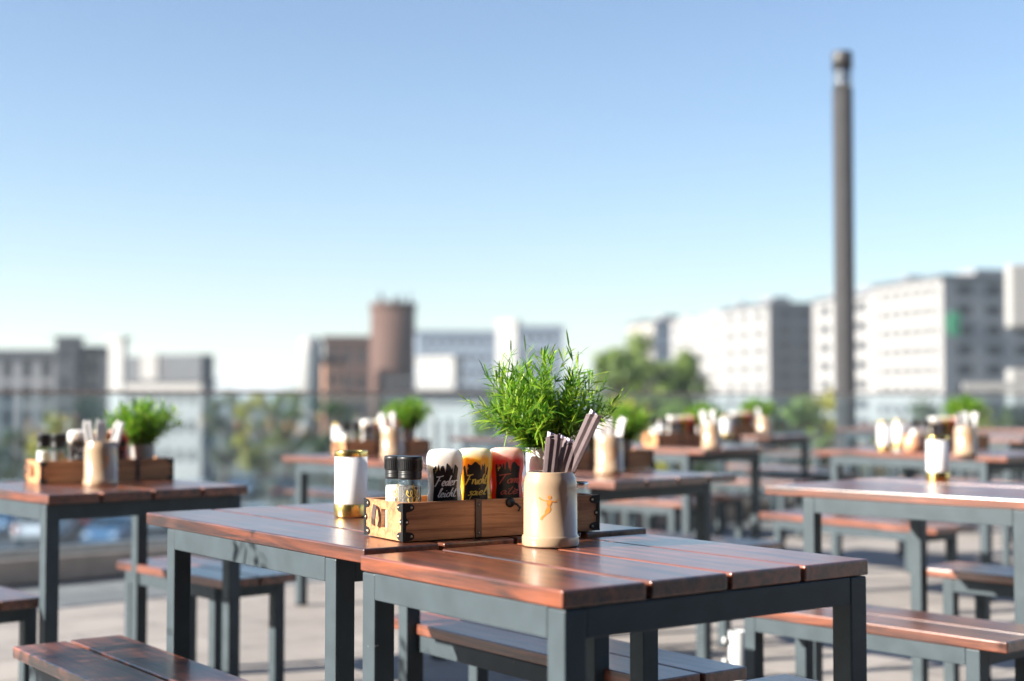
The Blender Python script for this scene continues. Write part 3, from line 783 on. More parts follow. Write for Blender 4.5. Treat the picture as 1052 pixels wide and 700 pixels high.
# ------------------------------------------------------------------ potted herb
def make_herb(seed, nst, H, spread, potmat, pr=.038, ph=.062, strays=True, dome=False):
    rnd = random.Random(seed); t = thing('potted_herb', 'x', 'potted plant')
    mb = MB(); mb.lathe([(pr*.76,0),(pr*.80,.001),(pr*.98,ph-.004),(pr,ph),(pr*.94,ph),(pr*.9,ph-.012),(.001,ph-.0125)], 40); pot = mb.build('pot', potmat, t)
    mb = MB(); mb.lathe([(pr*.905,ph-.0118),(pr*.5,ph-.008),(.001,ph-.007)], 20); mb.build('soil', M['soil'], pot)
    ml = MB(); ms = MB()
    for i in range(nst):
        az = rnd.uniform(0, 2*math.pi); q = rnd.random()**.6
        lean = q*R(43); ln = H*rnd.uniform(.5, 1.12)*(1-.12*q)
        if dome: ln = H*rnd.uniform(.8, 1.0)
        base = Vector((pr*.6*q*math.cos(az), pr*.6*q*math.sin(az), ph-.01)); p = base.copy()
        dr = Vector((math.sin(lean)*math.cos(az)*spread, math.sin(lean)*math.sin(az)*spread, math.cos(lean))).normalized()
        pts = [p.copy()]; ns = 11
        bend = rnd.uniform(-.05, .10)
        for k in range(ns):
            dr = (dr+Vector((dr.x*bend, dr.y*bend, -.035*q+rnd.uniform(-.03, .03)))+Vector((rnd.uniform(-.07,.07), rnd.uniform(-.07,.07), 0))).normalized()
            p = p+dr*ln/ns; pts.append(p.copy())
        ms.tube(pts, [.0013-.0009*j/ns for j in range(ns+1)], 4)
        for k in range(1, ns+1):
            for m_ in range(4):
                tt = rnd.random(); c = pts[k-1].lerp(pts[k], tt); d0 = (pts[k]-pts[k-1]).normalized()
                side = d0.cross(Vector((rnd.uniform(-1,1), rnd.uniform(-1,1), rnd.uniform(-1,1)))).normalized()
                ld = (d0*rnd.uniform(.55, 1.1)+side*rnd.uniform(.5, 1.0)).normalized()
                L_ = rnd.uniform(.022, .052)*(1 if k < ns else 1.15); wd = rnd.uniform(.0014, .0027)
                leaf(ml, c, ld, L_, wd, rnd)
    if strays:
        for (pts, n) in (([(-.02,-.01,0),(-.05,-.02,.10),(-.085,-.02,.165),(-.135,-.025,.178)], 16), ([(-.01,0,0),(-.045,-.01,.10),(-.075,-.02,.165),(-.092,-.01,.195),(-.08,0,.215)], 14),
                         ([(.0,-.02,0),(.015,-.03,.12),(.022,-.03,.20)], 16), ([(-.02,0,0),(-.08,-.02,.06),(-.14,-.03,.10)], 12), ([(.02,0,0),(.08,-.02,.08),(.105,-.03,.11)], 12), ([(.02,0,0),(.06,-.02,.06),(.105,-.03,.055)], 10), ([(-.02,0,0),(-.07,-.02,.05),(-.11,-.03,.03)], 12)):
            pts = [(a_*(.9 if a_ < 0 else .8), b_, c_+ph) for a_, b_, c_ in pts]
            P = smooth3(pts, 5); ms.tube(P, [.0013-.0008*j/len(P) for j in range(len(P))], 4)
            for j in range(n):
                a = min(len(P)-2, int((.25+.75*j/n)*(len(P)-1))); d0 = (P[a+1]-P[a]).normalized()
                side = d0.cross(Vector((rnd.uniform(-1,1), rnd.uniform(-1,1), rnd.uniform(-1,1)))).normalized()
                leaf(ml, P[a], (d0*.9+side*.6).normalized(), rnd.uniform(.025,.045), rnd.uniform(.0016,.0026), rnd)
    fo = ml.build('foliage', M['herb'], t); fo2 = ms.build('stems', M['herbstem'], t)
    return t
def leaf(mb, c, d, L_, wd, rnd):
    up = Vector((0, 0, 1)); s = d.cross(up)
    if s.length < .1: s = d.cross(Vector((1, 0, 0)))
    s = (s.normalized()+Vector((rnd.uniform(-.5,.5), rnd.uniform(-.5,.5), rnd.uniform(-.6,.6)))).normalized()
    s = (s-d*s.dot(d)).normalized()
    m1 = c+d*L_*.35-up*L_*.02; m2 = c+d*L_*.72-up*L_*.06; e = c+d*L_-up*L_*rnd.uniform(.08, .22)
    mb.add([c-s*wd*.3, c+s*wd*.3, m1-s*wd, m1+s*wd, m2-s*wd*.75, m2+s*wd*.75, e], [(0,1,3,2),(2,3,5,4),(4,5,6)], True)
herbA = make_herb(11, 150, .215, 1.0, M['white_ceramic'], pr=.046, ph=.170)
herbC = make_herb(5, 80, .165, .8, M['grey_ceramic'], pr=.042, ph=.115, strays=False, dome=True)

def make_jar():
    t = thing('glass_jar', 'x', 'glass jar')
    mb = MB(); mb.lathe([(.018,.001),(.020,.003),(.020,.085),(.022,.090),(.0205,.090),(.0185,.084),(.0185,.006),(.001,.005)], 28); mb.build('glass_body', M['clearglass'], t)
    mb = MB(); mb.lathe([(.0222,.086),(.0226,.088),(.0226,.092),(.0215,.093),(.0208,.0905)], 28, cap=False); mb.build('metal_rim', M['steel'], t)
    return t
jar0 = make_jar()

# ------------------------------------------------------------------ laying the tables
used = {}
def put(proto, loc, rz, label, group=None, rot=None):
    if proto.name not in used:
        used[proto.name] = 1; proto.location = loc
        proto.rotation_euler = rot if rot is not None else (0, 0, rz)
        proto['label'] = label
        if group: proto['group'] = group
        return proto
    return dup(proto, loc, rz, label, group, rot)

def lay_crate(c, yaw, z, where, items):
    """c centre of crate, items: list of (proto, local x, local y, rz, look)"""
    r = Matrix.Rotation(yaw, 4, 'Z')
    put(crate0, (c[0], c[1], z+.001), yaw, 'brown wooden crate with black iron corners '+where, 'wooden condiment crates')
    for (pr_, lx, ly, rz, look, grp, dz) in items:
        p = r @ Vector((lx, ly, 0)); o_ = put(pr_, (c[0]+p.x, c[1]+p.y, z+.012+dz), yaw+rz, look+' '+where, grp)
        if grp == GP: k_ = random.uniform(.82, 1.12); o_.scale = (k_, k_, random.uniform(.9, 1.15))
def lay_mug(c, z, where, kind, look='tan stoneware mug', rz=0):
    put(mug0, (c[0], c[1], z+.001), rz, look+' '+where, 'tan stoneware mugs')
GB, GG, GP, GN, GS = 'squeeze bottles standing in the crates', 'spice grinders in the crates', 'potted herbs standing in the crates', 'white napkin rolls in the mugs', 'brown cutlery sleeves in the sharp mug'

# --- crate on table B (sharp)
ZB = TZ+.008
cl = Vector(at(414, 557.5, ZB)); cr = Vector(at(616, 545.5, ZB)); cd = (cr-cl).normalized(); yaw = math.atan2(cd.y, cd.x)
cn = Vector((-cd.y, cd.x)); cc = cl+cd*CL/2+cn*CW/2
def c2l(px, D=None): return px
wh = 'in the sharp crate behind the front table'
lay_crate(cc, yaw, ZB, 'in sharp focus behind the front table', [])
def ins(proto, lx, ly, rz, look, grp, dz=0):
    p = cc+cd*lx+cn*ly; put(proto, (p.x, p.y, ZB+.012+dz), yaw+rz, look+' '+wh, grp)
def tune(px, ly):
    """local x in the crate where local depth ly meets the sight line"""
    k = (px-526)/F
    base = cc+cn*ly   # base + cd*lx on x=k*y
    return (k*base.y-base.x)/(cd.x-k*cd.y)
ins(gr_salt, tune(408, -.01), -.01, R(-20), 'white salt grinder, left one,', GG)
ins(gr_pep, tune(421.5, -.052), -.052, R(-12), 'dark pepper grinder, right one,', GG)
ins(bot_w, tune(457, -.03), -.03, R(-24), 'white bottle lettered Feder leicht', GB, .001)
ins(bot_y, tune(487.5, -.012), -.012, R(-22), 'yellow bottle lettered Frucht spiel', GB, .001)
ins(bot_r, tune(520, -.02), -.02, R(-22), 'red bottle lettered Tomate', GB, .001)
ins(herbA, tune(559, -.01), -.01, R(-30), 'sprawling narrow leaved herb in a white pot', GP)
herbA.scale = (.92, .92, 1.0)
ins(jar0, tune(594, -.04), -.04, 0, 'small clear glass jar with metal rim', None)
# mug on table A
mp = Vector(at(565.5, 561, TZ)); 
lay_mug(mp, TZ, 'in sharp focus at the back of the front table', 0, rz=math.atan2(-mp.x, mp.y)+R(-2))
def bundle(proto, base, off, tilt_x, tilt_y, rz, z, label, grp):
    put(proto, (base[0]+off[0], base[1]+off[1], z+.013+off[2] if len(off) > 2 else z+.013), 0, label, grp, rot=(tilt_x, tilt_y, rz))
bundle(bun_b, mp, (-.016, -.012, .006), R(2), R(6), R(8), TZ, 'leftmost upright brown paper cutlery sleeve in the sharp mug', GS)
bundle(bun_b, mp, (-.016, .006, .003), R(-3), R(12), R(-10), TZ, 'second brown cutlery sleeve in the sharp mug, tight beside the leftmost', GS)
bundle(bun_b, mp, (-.018, -.008, .0), R(2), R(17.5), R(6), TZ, 'third brown cutlery sleeve in the sharp mug, just left of the long leaning one', GS)
bundle(bun_b, mp, (.004, .004, .066), R(3), R(25), R(-8), TZ, 'tallest cutlery sleeve in the sharp mug, leaning far right', GS)
# lantern B
lp = Vector(at(360.5, 531, ZB)); put(lan0, (lp.x, lp.y, ZB+.001), 0, 'frosted lantern with gold base and rim beside the sharp crate', 'frosted glass lanterns')
lp = Vector(at(963.5, 494, TZ)); put(lan0, (lp.x, lp.y, TZ+.001), R(30), 'frosted lantern alone on the bare right table', 'frosted glass lanterns')

def full_set(z, where, cl_px, mug_px, ang, order=1, herb=True, nap=3, hz=0, lean=1):
    c = Vector(at(*cl_px, z)); r2 = Vector((math.cos(ang), math.sin(ang))); n2 = Vector((-r2.y, r2.x)); cen = c+r2*CL/2+n2*CW/2
    its = [(gr_salt, -.195, .02, 0, 'white salt grinder', GG, 0), (gr_pep, -.165, -.045, .3, 'dark pepper grinder', GG, 0),
           (bot_w, -.085, -.02, -.3, 'white squeeze bottle', GB, .001), (bot_y, -.01, .0, -.3, 'yellow squeeze bottle', GB, .001), (bot_r, .065, .0, -.2, 'red squeeze bottle', GB, .001)]
    if herb: its.append((herbC, .165, .02, hz, 'bushy round green herb', GP, 0))
    lay_crate(cen, ang, z, where, its)
    m = Vector(at(*mug_px, z)); lay_mug(m, z, where, 1, rz=math.atan2(-m.x, m.y)+.4)
    looks = ['napkin roll leaning left in mug', 'upright napkin roll in mug', 'napkin roll leaning right in mug']
    for i in range(nap):
        bundle(bun_w, m, ((i-1)*.014, (i % 2)*.012-.004, .0), R(random.uniform(-5, 5)), R((i-1)*11+random.uniform(-2, 2)), R(random.uniform(-40, 40)), z, looks[i]+' '+where, GN)
full_set(TZ, 'on the left table by the railing', (42, 498), (103.5, 499), R(36))
full_set(TZ, 'on the table seen behind the grinders', (355, 469), (403, 470), R(30), hz=1, nap=2)
full_set(TZ, 'on the table just right of the sharp herb', (570, 484), (626, 487), R(28), hz=2)
full_set(TZ, 'midway between sharp herb and lamp post', (676, 459), (731, 460.5), R(28), hz=3, nap=2)
full_set(TZ, 'on the far table near the lamp post foot', (742, 448), (785, 449), R(25), hz=4, nap=1)
full_set(TZ, 'on the table behind the right lantern', (945, 462), (992, 467.5), R(20), hz=5)
def extra(px, py, proto, label, grp=None, z=TZ):
    p = at(px, py, z); put(proto, (p[0], p[1], z+.001), random.uniform(0, 3), label, grp)
extra(909, 463.5, lan0, 'left one of the two frosted lanterns before the lamp post', 'frosted glass lanterns')
extra(924, 459.5, lan0, 'right one of the two frosted lanterns before the lamp post', 'frosted glass lanterns')
extra(679, 456, lan0, 'frosted lantern on the table midway between sharp herb and lamp post', 'frosted glass lanterns')
extra(349, 466.5, lan0, 'frosted lantern left of the crate seen behind the grinders', 'frosted glass lanterns')
extra(746, 449.5, lan0, 'frosted lantern left of the crate near the lamp post foot', 'frosted glass lanterns')
# round copper pot on table M
def make_cup():
    t = thing('round_copper_cup', 'round copper coloured cup beside the two frosted lanterns', 'cup')
    mb = MB(); mb.lathe([(.028,0),(.040,.006),(.049,.028),(.050,.048),(.043,.070),(.038,.082),(.040,.086),(.037,.086),(.035,.080),(.045,.05),(.001,.01)], 36)
    mb.build('bowl', plain('copper_glaze', (.62, .30, .17), .25, var=.1, coat=.5), t)
    mb = MB(); mb.tube(smooth3([(.046,0,.065),(.068,0,.062),(.070,0,.038),(.047,0,.026)]), .005, 8); mb.build('handle', M['emblem'], t)
    return t
cup = make_cup(); p = at(938, 464.5, TZ); cup.location = (p[0], p[1], TZ+.001)

# white parasol sleeve
def make_sleeve(px, py, D, label):
    p = dep(px, py, D)
    t = thing('parasol_stand', label, 'parasol stand', (p.x, p.y, 0), R(10))
    mb = MB(); mb.lathe([(.028,.03),(.028,p.z),(.0245,p.z),(.0245,.05)], 28, cap=False); mb.build('sleeve_tube', M['whiteplastic'], t)
    mb = MB(); mb.box(-.2, .2, -.2, .2, .004, .04); mb.build('base_plate', M['concrete'], t, bevel=.01)
    for dz in (.03, .10):
        mb = MB(); mb.lathe([(.004, 0), (.004, .012), (.011, .013), (.011, .022), (.008, .024)], 14, Matrix.Translation((-.025, 0, p.z-dz)) @ Matrix.Rotation(R(-90), 4, 'Y')); mb.build('clamp_screw', M['whiteplastic'], t)
make_sleeve(757, 648, 4.75, 'white parasol stand tube with two clamp screws beside the long sunlit bench')

# ------------------------------------------------------------------ unseen shrub in a planter, added to throw dappled shade on the bottom left bench
t = thing('shade_shrub', 'unseen leafy shrub in a tall grey planter, added to dapple the bottom left bench', 'potted plant', (-2.72, 2.74, 0))
mb = MB(); mb.lathe([(.16,.002),(.2,.62),(.21,.64),(.185,.64),(.18,.6),(.001,.6)], 32); mb.build('planter', M['grey_ceramic'], t)
rnd = random.Random(8); ms = MB(); ml = MB()
for i in range(26):
    a = rnd.uniform(0, 6.28); q = rnd.uniform(.1, 1); e_ = Vector((.52*q*math.cos(a), .52*q*math.sin(a), rnd.uniform(.92, 1.5)))
    P = smooth3([(.03*math.cos(a), .03*math.sin(a), .6), (e_.x*.45, e_.y*.45, .6+(e_.z-.6)*.6), tuple(e_)], 5); ms.tube(P, .004, 5)
    for j in range(80):
        p_ = P[rnd.randrange(4, len(P))]+Vector((rnd.uniform(-.07,.07), rnd.uniform(-.07,.07), rnd.uniform(-.06,.06)))
        leaf(ml, p_, Vector((rnd.uniform(-1,1), rnd.uniform(-1,1), rnd.uniform(-.4,1))).normalized(), rnd.uniform(.04,.075), rnd.uniform(.009,.015), rnd)
ms.build('branches', M['bark'], t); ml.build('foliage', M['leaf_green'], t)
# ------------------------------------------------------------------ lamp post
pp = dep(871, 456, 14.0)
lpz = dep(867, 54, 14.0).z
t = thing('lamp_post', 'tall round grey brown lamp post with a lens ring near its top', 'lamp post', (pp.x-.02, 14.0, 0))
mb = MB(); mb.lathe([(.125,.01),(.125,.02),(.1,.022),(.1,lpz-.37)], 32); mb.build('shaft', M['post'], t)
mb = MB(); mb.lathe([(.097,lpz-.368),(.097,lpz-.17)], 32); mb.build('lens_ring', M['clearglass'], t)
mb = MB(); mb.lathe([(.085,lpz-.368),(.088,lpz-.3),(.07,lpz-.27),(.088,lpz-.24),(.085,lpz-.17)], 20); mb.build('lamp_core', M['steel'], t)
for i in range(4):
    a = R(45+90*i); mb = MB(); mb.tube([(.085*math.cos(a), .085*math.sin(a), lpz-.368), (.085*math.cos(a), .085*math.sin(a), lpz-.17)], .012, 8); mb.build('strut', M['post'], t)
for i in range(3):
    mb = MB(); z = lpz-.35+i*.06; mb.lathe([(.04,z),(.090,z+.02),(.092,z+.023),(.04,z+.004)], 28, cap=False); mb.build('reflector', M['steel'], t)
mb = MB(); mb.lathe([(.1,lpz-.169),(.1,lpz-.004),(.095,lpz)], 32); mb.build('cap', M['post'], t)

# ------------------------------------------------------------------ far buildings
def wallgrid(mb, P, U, W_, H_, nx, nz, ww, wh, base, mx, depth=.3):
    """wall sheet with real window openings; returns centres. P lower-left corner, U unit along, normal = U x Z side"""
    Z = Vector((0, 0, 1)); Nn = Vector((U.y, -U.x, 0))
    cw = (W_-2*mx)/nx; ch = (H_-base)/nz
    xs = [0, mx]; 
    us = []; 
    cen = []
    def quad(u0, u1, z0, z1):
        if u1-u0 < 1e-4 or z1-z0 < 1e-4: return
        mb.add([P+U*u0+Z*z0, P+U*u1+Z*z0, P+U*u1+Z*z1, P+U*u0+Z*z1], [(0,1,2,3)])
    quad(0, mx, 0, H_); quad(W_-mx, W_, 0, H_); quad(mx, W_-mx, 0, base)
    for i in range(nx):
        u0 = mx+i*cw; a = u0+(cw-ww)/2; b = a+ww; quad(u0, a, base, H_); quad(b, u0+cw, base, H_)
        for j in range(nz):
            z0 = base+j*ch; c = z0+(ch-wh)*.45; d = c+wh
            quad(a, b, z0, c); quad(a, b, d, z0+ch)
            q = [P+U*a+Z*c, P+U*b+Z*c, P+U*b+Z*d, P+U*a+Z*d]; r_ = [v-Nn*depth for v in q]
            mb.add(q+r_, [(0,4,5,1),(1,5,6,2),(2,6,7,3),(3,7,4,0)])
            cen.append((P+U*(a+b)/2+Z*(c+d)/2-Nn*(depth-.02), U))
    return cen
winmesh = {}
def window(parent, c, U, ww, wh, frame_mat):
    key = (round(ww, 2), round(wh, 2), frame_mat.name)
    if key not in winmesh:
        m1 = MB(); m1.box(-ww/2+.03, ww/2-.03, -.01, .01, -wh/2+.03, wh/2-.03)
        m2 = MB(); f_ = .07
        m2.box(-ww/2, ww/2, -.04, .015, -wh/2, -wh/2+f_); m2.box(-ww/2, ww/2, -.04, .015, wh/2-f_, wh/2)
        m2.box(-ww/2, -ww/2+f_, -.04, .015, -wh/2+f_, wh/2-f_); m2.box(ww/2-f_, ww/2, -.04, .015, -wh/2+f_, wh/2-f_)
        winmesh[key] = (m1.mesh('pane', M['winglass']), m2.mesh('window', frame_mat))
    o = bpy.data.objects.new('window', winmesh[key][1]); COL.objects.link(o); o.parent = parent
    o.location = c; o.rotation_euler = (0, 0, math.atan2(U.y, U.x))
    p = bpy.data.objects.new('pane', winmesh[key][0]); COL.objects.link(p); p.parent = o
def building(name, label, P, U, W_, Dp, top, mat, side_mat, roof_mat, front=(4, 6, 1.4, 1.3), left=None, right=None, cat='building', roofh=.8, depth=.10, mx=1.2, base_h=1.0):
    """P = (x, y) near corner; U = direction of the camera-facing front to the right; the other wall runs back"""
    U = Vector((U[0], U[1], 0)).normalized(); V = Vector((-U.y, U.x, 0)); b = thing(name, label, cat, (P[0], P[1], GZ))
    H_ = top-GZ; O = Vector((0, 0, 0)); Z = Vector((0, 0, 1))
    walls = []
    specs = [(O, U, W_, front, side_mat), (O+V*Dp, -V, Dp, left, mat), (O+U*W_, V, Dp, right, mat), (O+U*W_+V*Dp, -U, W_, None, mat)]
    for (p, u, wdt, spec, mt) in specs:
        mb = MB()
        if spec:
            nx, nz, ww, wh = spec; cen = wallgrid(mb, p, u, wdt, H_, nx, nz, ww, wh, base_h, mx, depth)
            mb.build('wall', mt, b)
            for c, uu in cen: window(b, c, uu, ww, wh, M['dark_render'])
        else:
            mb.add([p, p+u*wdt, p+u*wdt+Z*H_, p+Z*H_], [(0,1,2,3)]); mb.build('wall', mt, b)
    mb = MB(); T_ = Matrix.Rotation(math.atan2(U.y, U.x), 4, 'Z')
    mb.box(-.25, W_+.25, -.25, Dp+.25, H_+.01, H_+roofh, T_); mb.build('roof', roof_mat, b)
    if name == 'office_block' and Dp > 15:
        mb = MB(); mb.box(W_*.35, W_*.7, Dp*.3, Dp*.55, H_+roofh+.01, H_+roofh+1.5, T_); mb.box(W_*.1, W_*.2, Dp*.7, Dp*.8, H_+roofh+.01, H_+roofh+1.0, T_)
        mb.build('plant_room', M['grey_and_shade_render'], b)
    return b
def wpos(px, D): return ((px-526)/F*D, D)
def ztop(py, D): return dep(526, py, D).z
# white office blocks on the right
UA = Vector((math.cos(R(15)), math.sin(R(15))))
x, y = wpos(969, 200)
b = building('office_block', 'white office block with a green emblem on its shaded side, right of the lamp post', (x, y), UA, 26, 19.5, ztop(287, 200), M['white_render'], M['grey_and_shade_render'], M['dark_render'], front=(5, 8, 2.6, 1.8), left=(6, 8, 1.5, 1.25), roofh=.7)  # shade of the camera-facing wall is put into its grey colour
# leave the emblem bay
sg = MB()
def disc(mb, cx, cz, rx, rz_, Pm, y0, y1, n=20):
    vs = [Pm @ Vector((cx+rx*math.cos(2*math.pi*i/n), y0, cz+rz_*math.sin(2*math.pi*i/n))) for i in range(n)]+[Pm @ Vector((cx+rx*math.cos(2*math.pi*i/n), y1, cz+rz_*math.sin(2*math.pi*i/n))) for i in range(n)]
    mb.add(vs, [tuple(range(n))]+[tuple(reversed(range(n, 2*n)))]+[(i, n+i, n+(i+1) % n, (i+1) % n) for i in range(n)])
Tm = Matrix.Rotation(R(15), 4, 'Z')
disc(sg, 1.5, H0 if False else (ztop(333, 200)-GZ), .75, 1.7, Tm, -.35, -.05); disc(sg, 2.2, ztop(327, 200)-GZ, .6, .9, Tm, -.34, -.06); disc(sg, 2.1, ztop(340, 200)-GZ, .6, .8, Tm, -.33, -.07)
e = sg.build('green_emblem', M['signgreen'], b)
x, y = wpos(899, 236)
building('office_block', 'white office block seen on both sides of the lamp post', (x, y), UA, 10, 22, ztop(303, 236), M['white_render'], M['grey_and_shade_render'], M['dark_render'], front=(2, 8, 2, 1.5), left=(3, 7, 3.4, 1.7), roofh=.7)  # front wall greyer than the sunlit side, shade put into the colour
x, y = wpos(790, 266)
building('office_block', 'white office block left of the lamp post with a dark shaded end', (x, y), UA, 11, 22, ztop(315, 266), M['white_render'], M['dark_render'], M['dark_render'], front=(2, 8, 2.9, 1.7), left=(3, 7, 3.0, 1.6), roofh=.9)  # dark colour on the end wall stands in for its shade
x, y = wpos(745, 290)
building('office_block', 'leftmost and lowest of the white office blocks, behind the round tree', (x, y), UA, 10, 30, ztop(325, 290), M['white_render'], M['cream_render'], M['white_render'], front=None, left=(4, 7, 3.0, 1.2), roofh=.5)
x, y = wpos(672, 330)
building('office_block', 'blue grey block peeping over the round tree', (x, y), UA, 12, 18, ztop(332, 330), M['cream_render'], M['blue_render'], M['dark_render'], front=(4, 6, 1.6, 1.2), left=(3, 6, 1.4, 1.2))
# left side
U0 = Vector((1, .1)); D1 = 150
x, y = wpos(-25, D1)
building('apartment_block', 'grey apartment block at the left edge of the skyline', (x, y), U0, (103)/F*D1, 14, ztop(367, D1), M['grey_and_shade_render'], M['grey_and_shade_render'], M['dark_render'], front=(5, 4, 1.0, 1.9), left=None, mx=.3)
x, y = wpos(57, D1-6)
building('stair_tower', 'dark square tower rising above the grey apartment block', (x, y), U0, 1.9, 4, ztop(351, D1), M['dark_render'], M['dark_render'], M['dark_render'], front=(1, 4, .8, 1.2), mx=.2, roofh=.3)
x, y = wpos(78, D1-2)
building('apartment_block', 'narrow cream grey block right of the dark square tower', (x, y), U0, 2.5, 10, ztop(364, D1), M['cream_render'], M['cream_render'], M['dark_render'], front=(2, 4, .6, 1.5), mx=.2)
x, y = wpos(112, 130)
building('white_tower', 'slim bright white tower left of the skyline', (x, y), Vector((1, -.8)), 2.0, .5, ztop(350, 130), M['signwhite'], M['signwhite'], M['signwhite'], front=None, mx=.2, roofh=.3)
D2 = 122; x, y = wpos(128, D2)
b2 = building('apartment_block', 'white block with dark mansard roof behind the bushy herb', (x, y), Vector((1, -.5)), 8.3, 1.8, ztop(393, D2), M['white_render'], M['white_render'], M['dark_render'], front=(6, 3, .7, 1.0), mx=.3, roofh=.2)
mb = MB()
for (a, c_, h0_, h1_) in ((.1, 1.7, .21, 2.2), (3.7, 8.2, .21, 2.3)):
    mb.box(a, c_, .1, 1.7, ztop(393, D2)-GZ+h0_, ztop(393, D2)-GZ+h1_, Matrix.Rotation(math.atan2(-.5, 1), 4, 'Z'))
mb.build('mansard_roof', M['dark_render'], b2)
mb = MB(); mb.box(1.8, 3.6, -.05, 1.6, ztop(393, D2)-GZ+.21, ztop(393, D2)-GZ+2.35, Matrix.Rotation(math.atan2(-.5, 1), 4, 'Z')); mb.build('gable', M['white_render'], b2)
# brick group
x, y = wpos(333, 170)
building('brick_building', 'red brick hall joined to the round brick tower', (x, y), Vector((1, .05)), 5.6, 12, ztop(352, 170), M['brick'], M['brick'], M['brick'], front=(3, 4, .9, 1.5), mx=.3)
x, y = wpos(333, 158)
building('orange_house', 'narrow orange plastered house left of the round brick tower', (x, y), Vector((1, .3)), 2.2, 6, ztop(374, 158), M['orange_render'], M['orange_render'], M['brick'], front=(2, 3, .5, 1.0), mx=.2)
D3 = 150; xc = (403.5-526)/F*D3; rr_ = 23/F*D3
t = thing('brick_tower', 'round red brown brick tower with small masts on its flat top', 'tower', (xc, D3, GZ))
zt_ = ztop(313, D3)-GZ
mb = MB(); mb.lathe([(rr_, 0), (rr_, zt_)], 48); mb.build('shaft', M['brick'], t)
mb = MB(); mb.lathe([(rr_+.12, zt_-.5), (rr_+.15, zt_-.4), (rr_+.15, zt_+.12), (rr_-.1, zt_+.14)], 48); mb.build('cornice', M['brick'], t)
rnd = random.Random(3)
for i in range(9):
    a = rnd.uniform(0, 6.28); q = rr_*.75; h_ = rnd.uniform(.6, 1.3)
    mb = MB(); mb.box(q*math.cos(a)-.12, q*math.cos(a)+.12, q*math.sin(a)-.12, q*math.sin(a)+.12, zt_+.14, zt_+h_); mb.build('roof_mast', M['dark_render'], t)
# white round tank
x, y = wpos(319, 145)
t = thing('white_silo', 'white round topped silo left of the red brick hall', 'silo', (x, y, GZ)); zt_ = ztop(345, 145)-GZ
mb = MB(); mb.lathe([(1.2, 0), (1.2, zt_-1.2), (1.1, zt_-.6), (.75, zt_-.15), (0, zt_)], 32); mb.build('shell', M['signwhite'], t)
mb = MB(); mb.box(-.2, .2, -1.35, -1.2, 0, zt_-1.5); mb.build('ladder', M['steel'], t)
# blue-grey far blocks
D4 = 300
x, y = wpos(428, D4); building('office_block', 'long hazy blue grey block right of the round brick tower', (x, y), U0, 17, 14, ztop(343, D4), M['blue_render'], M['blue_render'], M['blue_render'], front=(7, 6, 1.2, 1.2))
x, y = wpos(428, 230); building('white_box_building', 'bright white box building low beside the round brick tower', (x, y), Vector((1, -.8)), 8.0, 2, ztop(372, 230), M['signwhite'], M['signwhite'], M['signwhite'], front=None)
x, y = wpos(510, D4-15); building('white_tower', 'white slab tower behind the sharp herb', (x, y), Vector((1, -.8)), 5, 1.2, ztop(337, D4), M['signwhite'], M['signwhite'], M['signwhite'], front=None)
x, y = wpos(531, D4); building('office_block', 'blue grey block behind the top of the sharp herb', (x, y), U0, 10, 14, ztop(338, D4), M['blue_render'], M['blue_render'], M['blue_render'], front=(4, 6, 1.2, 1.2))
x, y = wpos(425, 110); building('white_pavilion', 'low white pavilion with slim columns below the dark footbridge', (x, y), Vector((1, -.7)), 7.0, 1.5, ztop(418, 110), M['signwhite'], M['signwhite'], M['signwhite'], front=(5, 1, .5, 2.6), mx=.3, roofh=.3, base_h=2.0)
x, y = wpos(395, 135)
t = thing('footbridge', 'dark flat footbridge deck crossing above the white pavilion', 'bridge', (x, y, GZ))
zt_ = ztop(400, 135)-GZ
mb = MB(); mb.box(0, 13, 0, 2.4, zt_-1.4, zt_); mb.build('deck', M['dark_render'], t)
for xx in (.5, 4.3, 8.5, 12.2):
    mb = MB(); mb.box(xx, xx+.35, .8, 1.2, 0, zt_-1.41); mb.build('pier', M['concrete'], t)
mb = MB(); mb.box(0, 13, .02, .08, zt_+.9, zt_+1.0)
for i in range(14): mb.box(i*.99, i*.99+.05, .02, .08, zt_, zt_+.9)
mb.build('parapet', M['steel'], t)
# white signs at the right edge
p = dep(1038, 337, 24); 
t = thing('sign_pylon', 'white sign box on a pole cut by the right edge', 'sign', (p.x, 24, GZ))
mb = MB(); mb.box(0, 1.5, 0, .3, p.z-GZ, ztop(271, 24)-GZ); mb.build('sign_box', M['signwhite'], t, bevel=.05)
mb = MB(); mb.box(0, 1.5, 0, .3, ztop(418, 24)-GZ, ztop(379, 24)-GZ); mb.build('lower_sign_box', M['signwhite'], t, bevel=.04)
mb = MB(); mb.tube([(.75, .15, 0), (.75, .15, p.z-GZ-.002)], .08, 12); mb.build('pole', M['steel'], t)
p = dep(990, 402, 22)
t = thing('white_barrier', 'white horizontal barrier bar left of the sign pylon', 'barrier', (p.x, 22, GZ))
mb = MB(); mb.box(0, 1.6, 0, .06, p.z-GZ, p.z-GZ+.14); mb.build('bar', M['signwhite'], t)
for xx in (.1, 1.45):
    mb = MB(); mb.box(xx, xx+.07, .062, .12, 0, p.z-GZ+.1); mb.build('post', M['steel'], t)

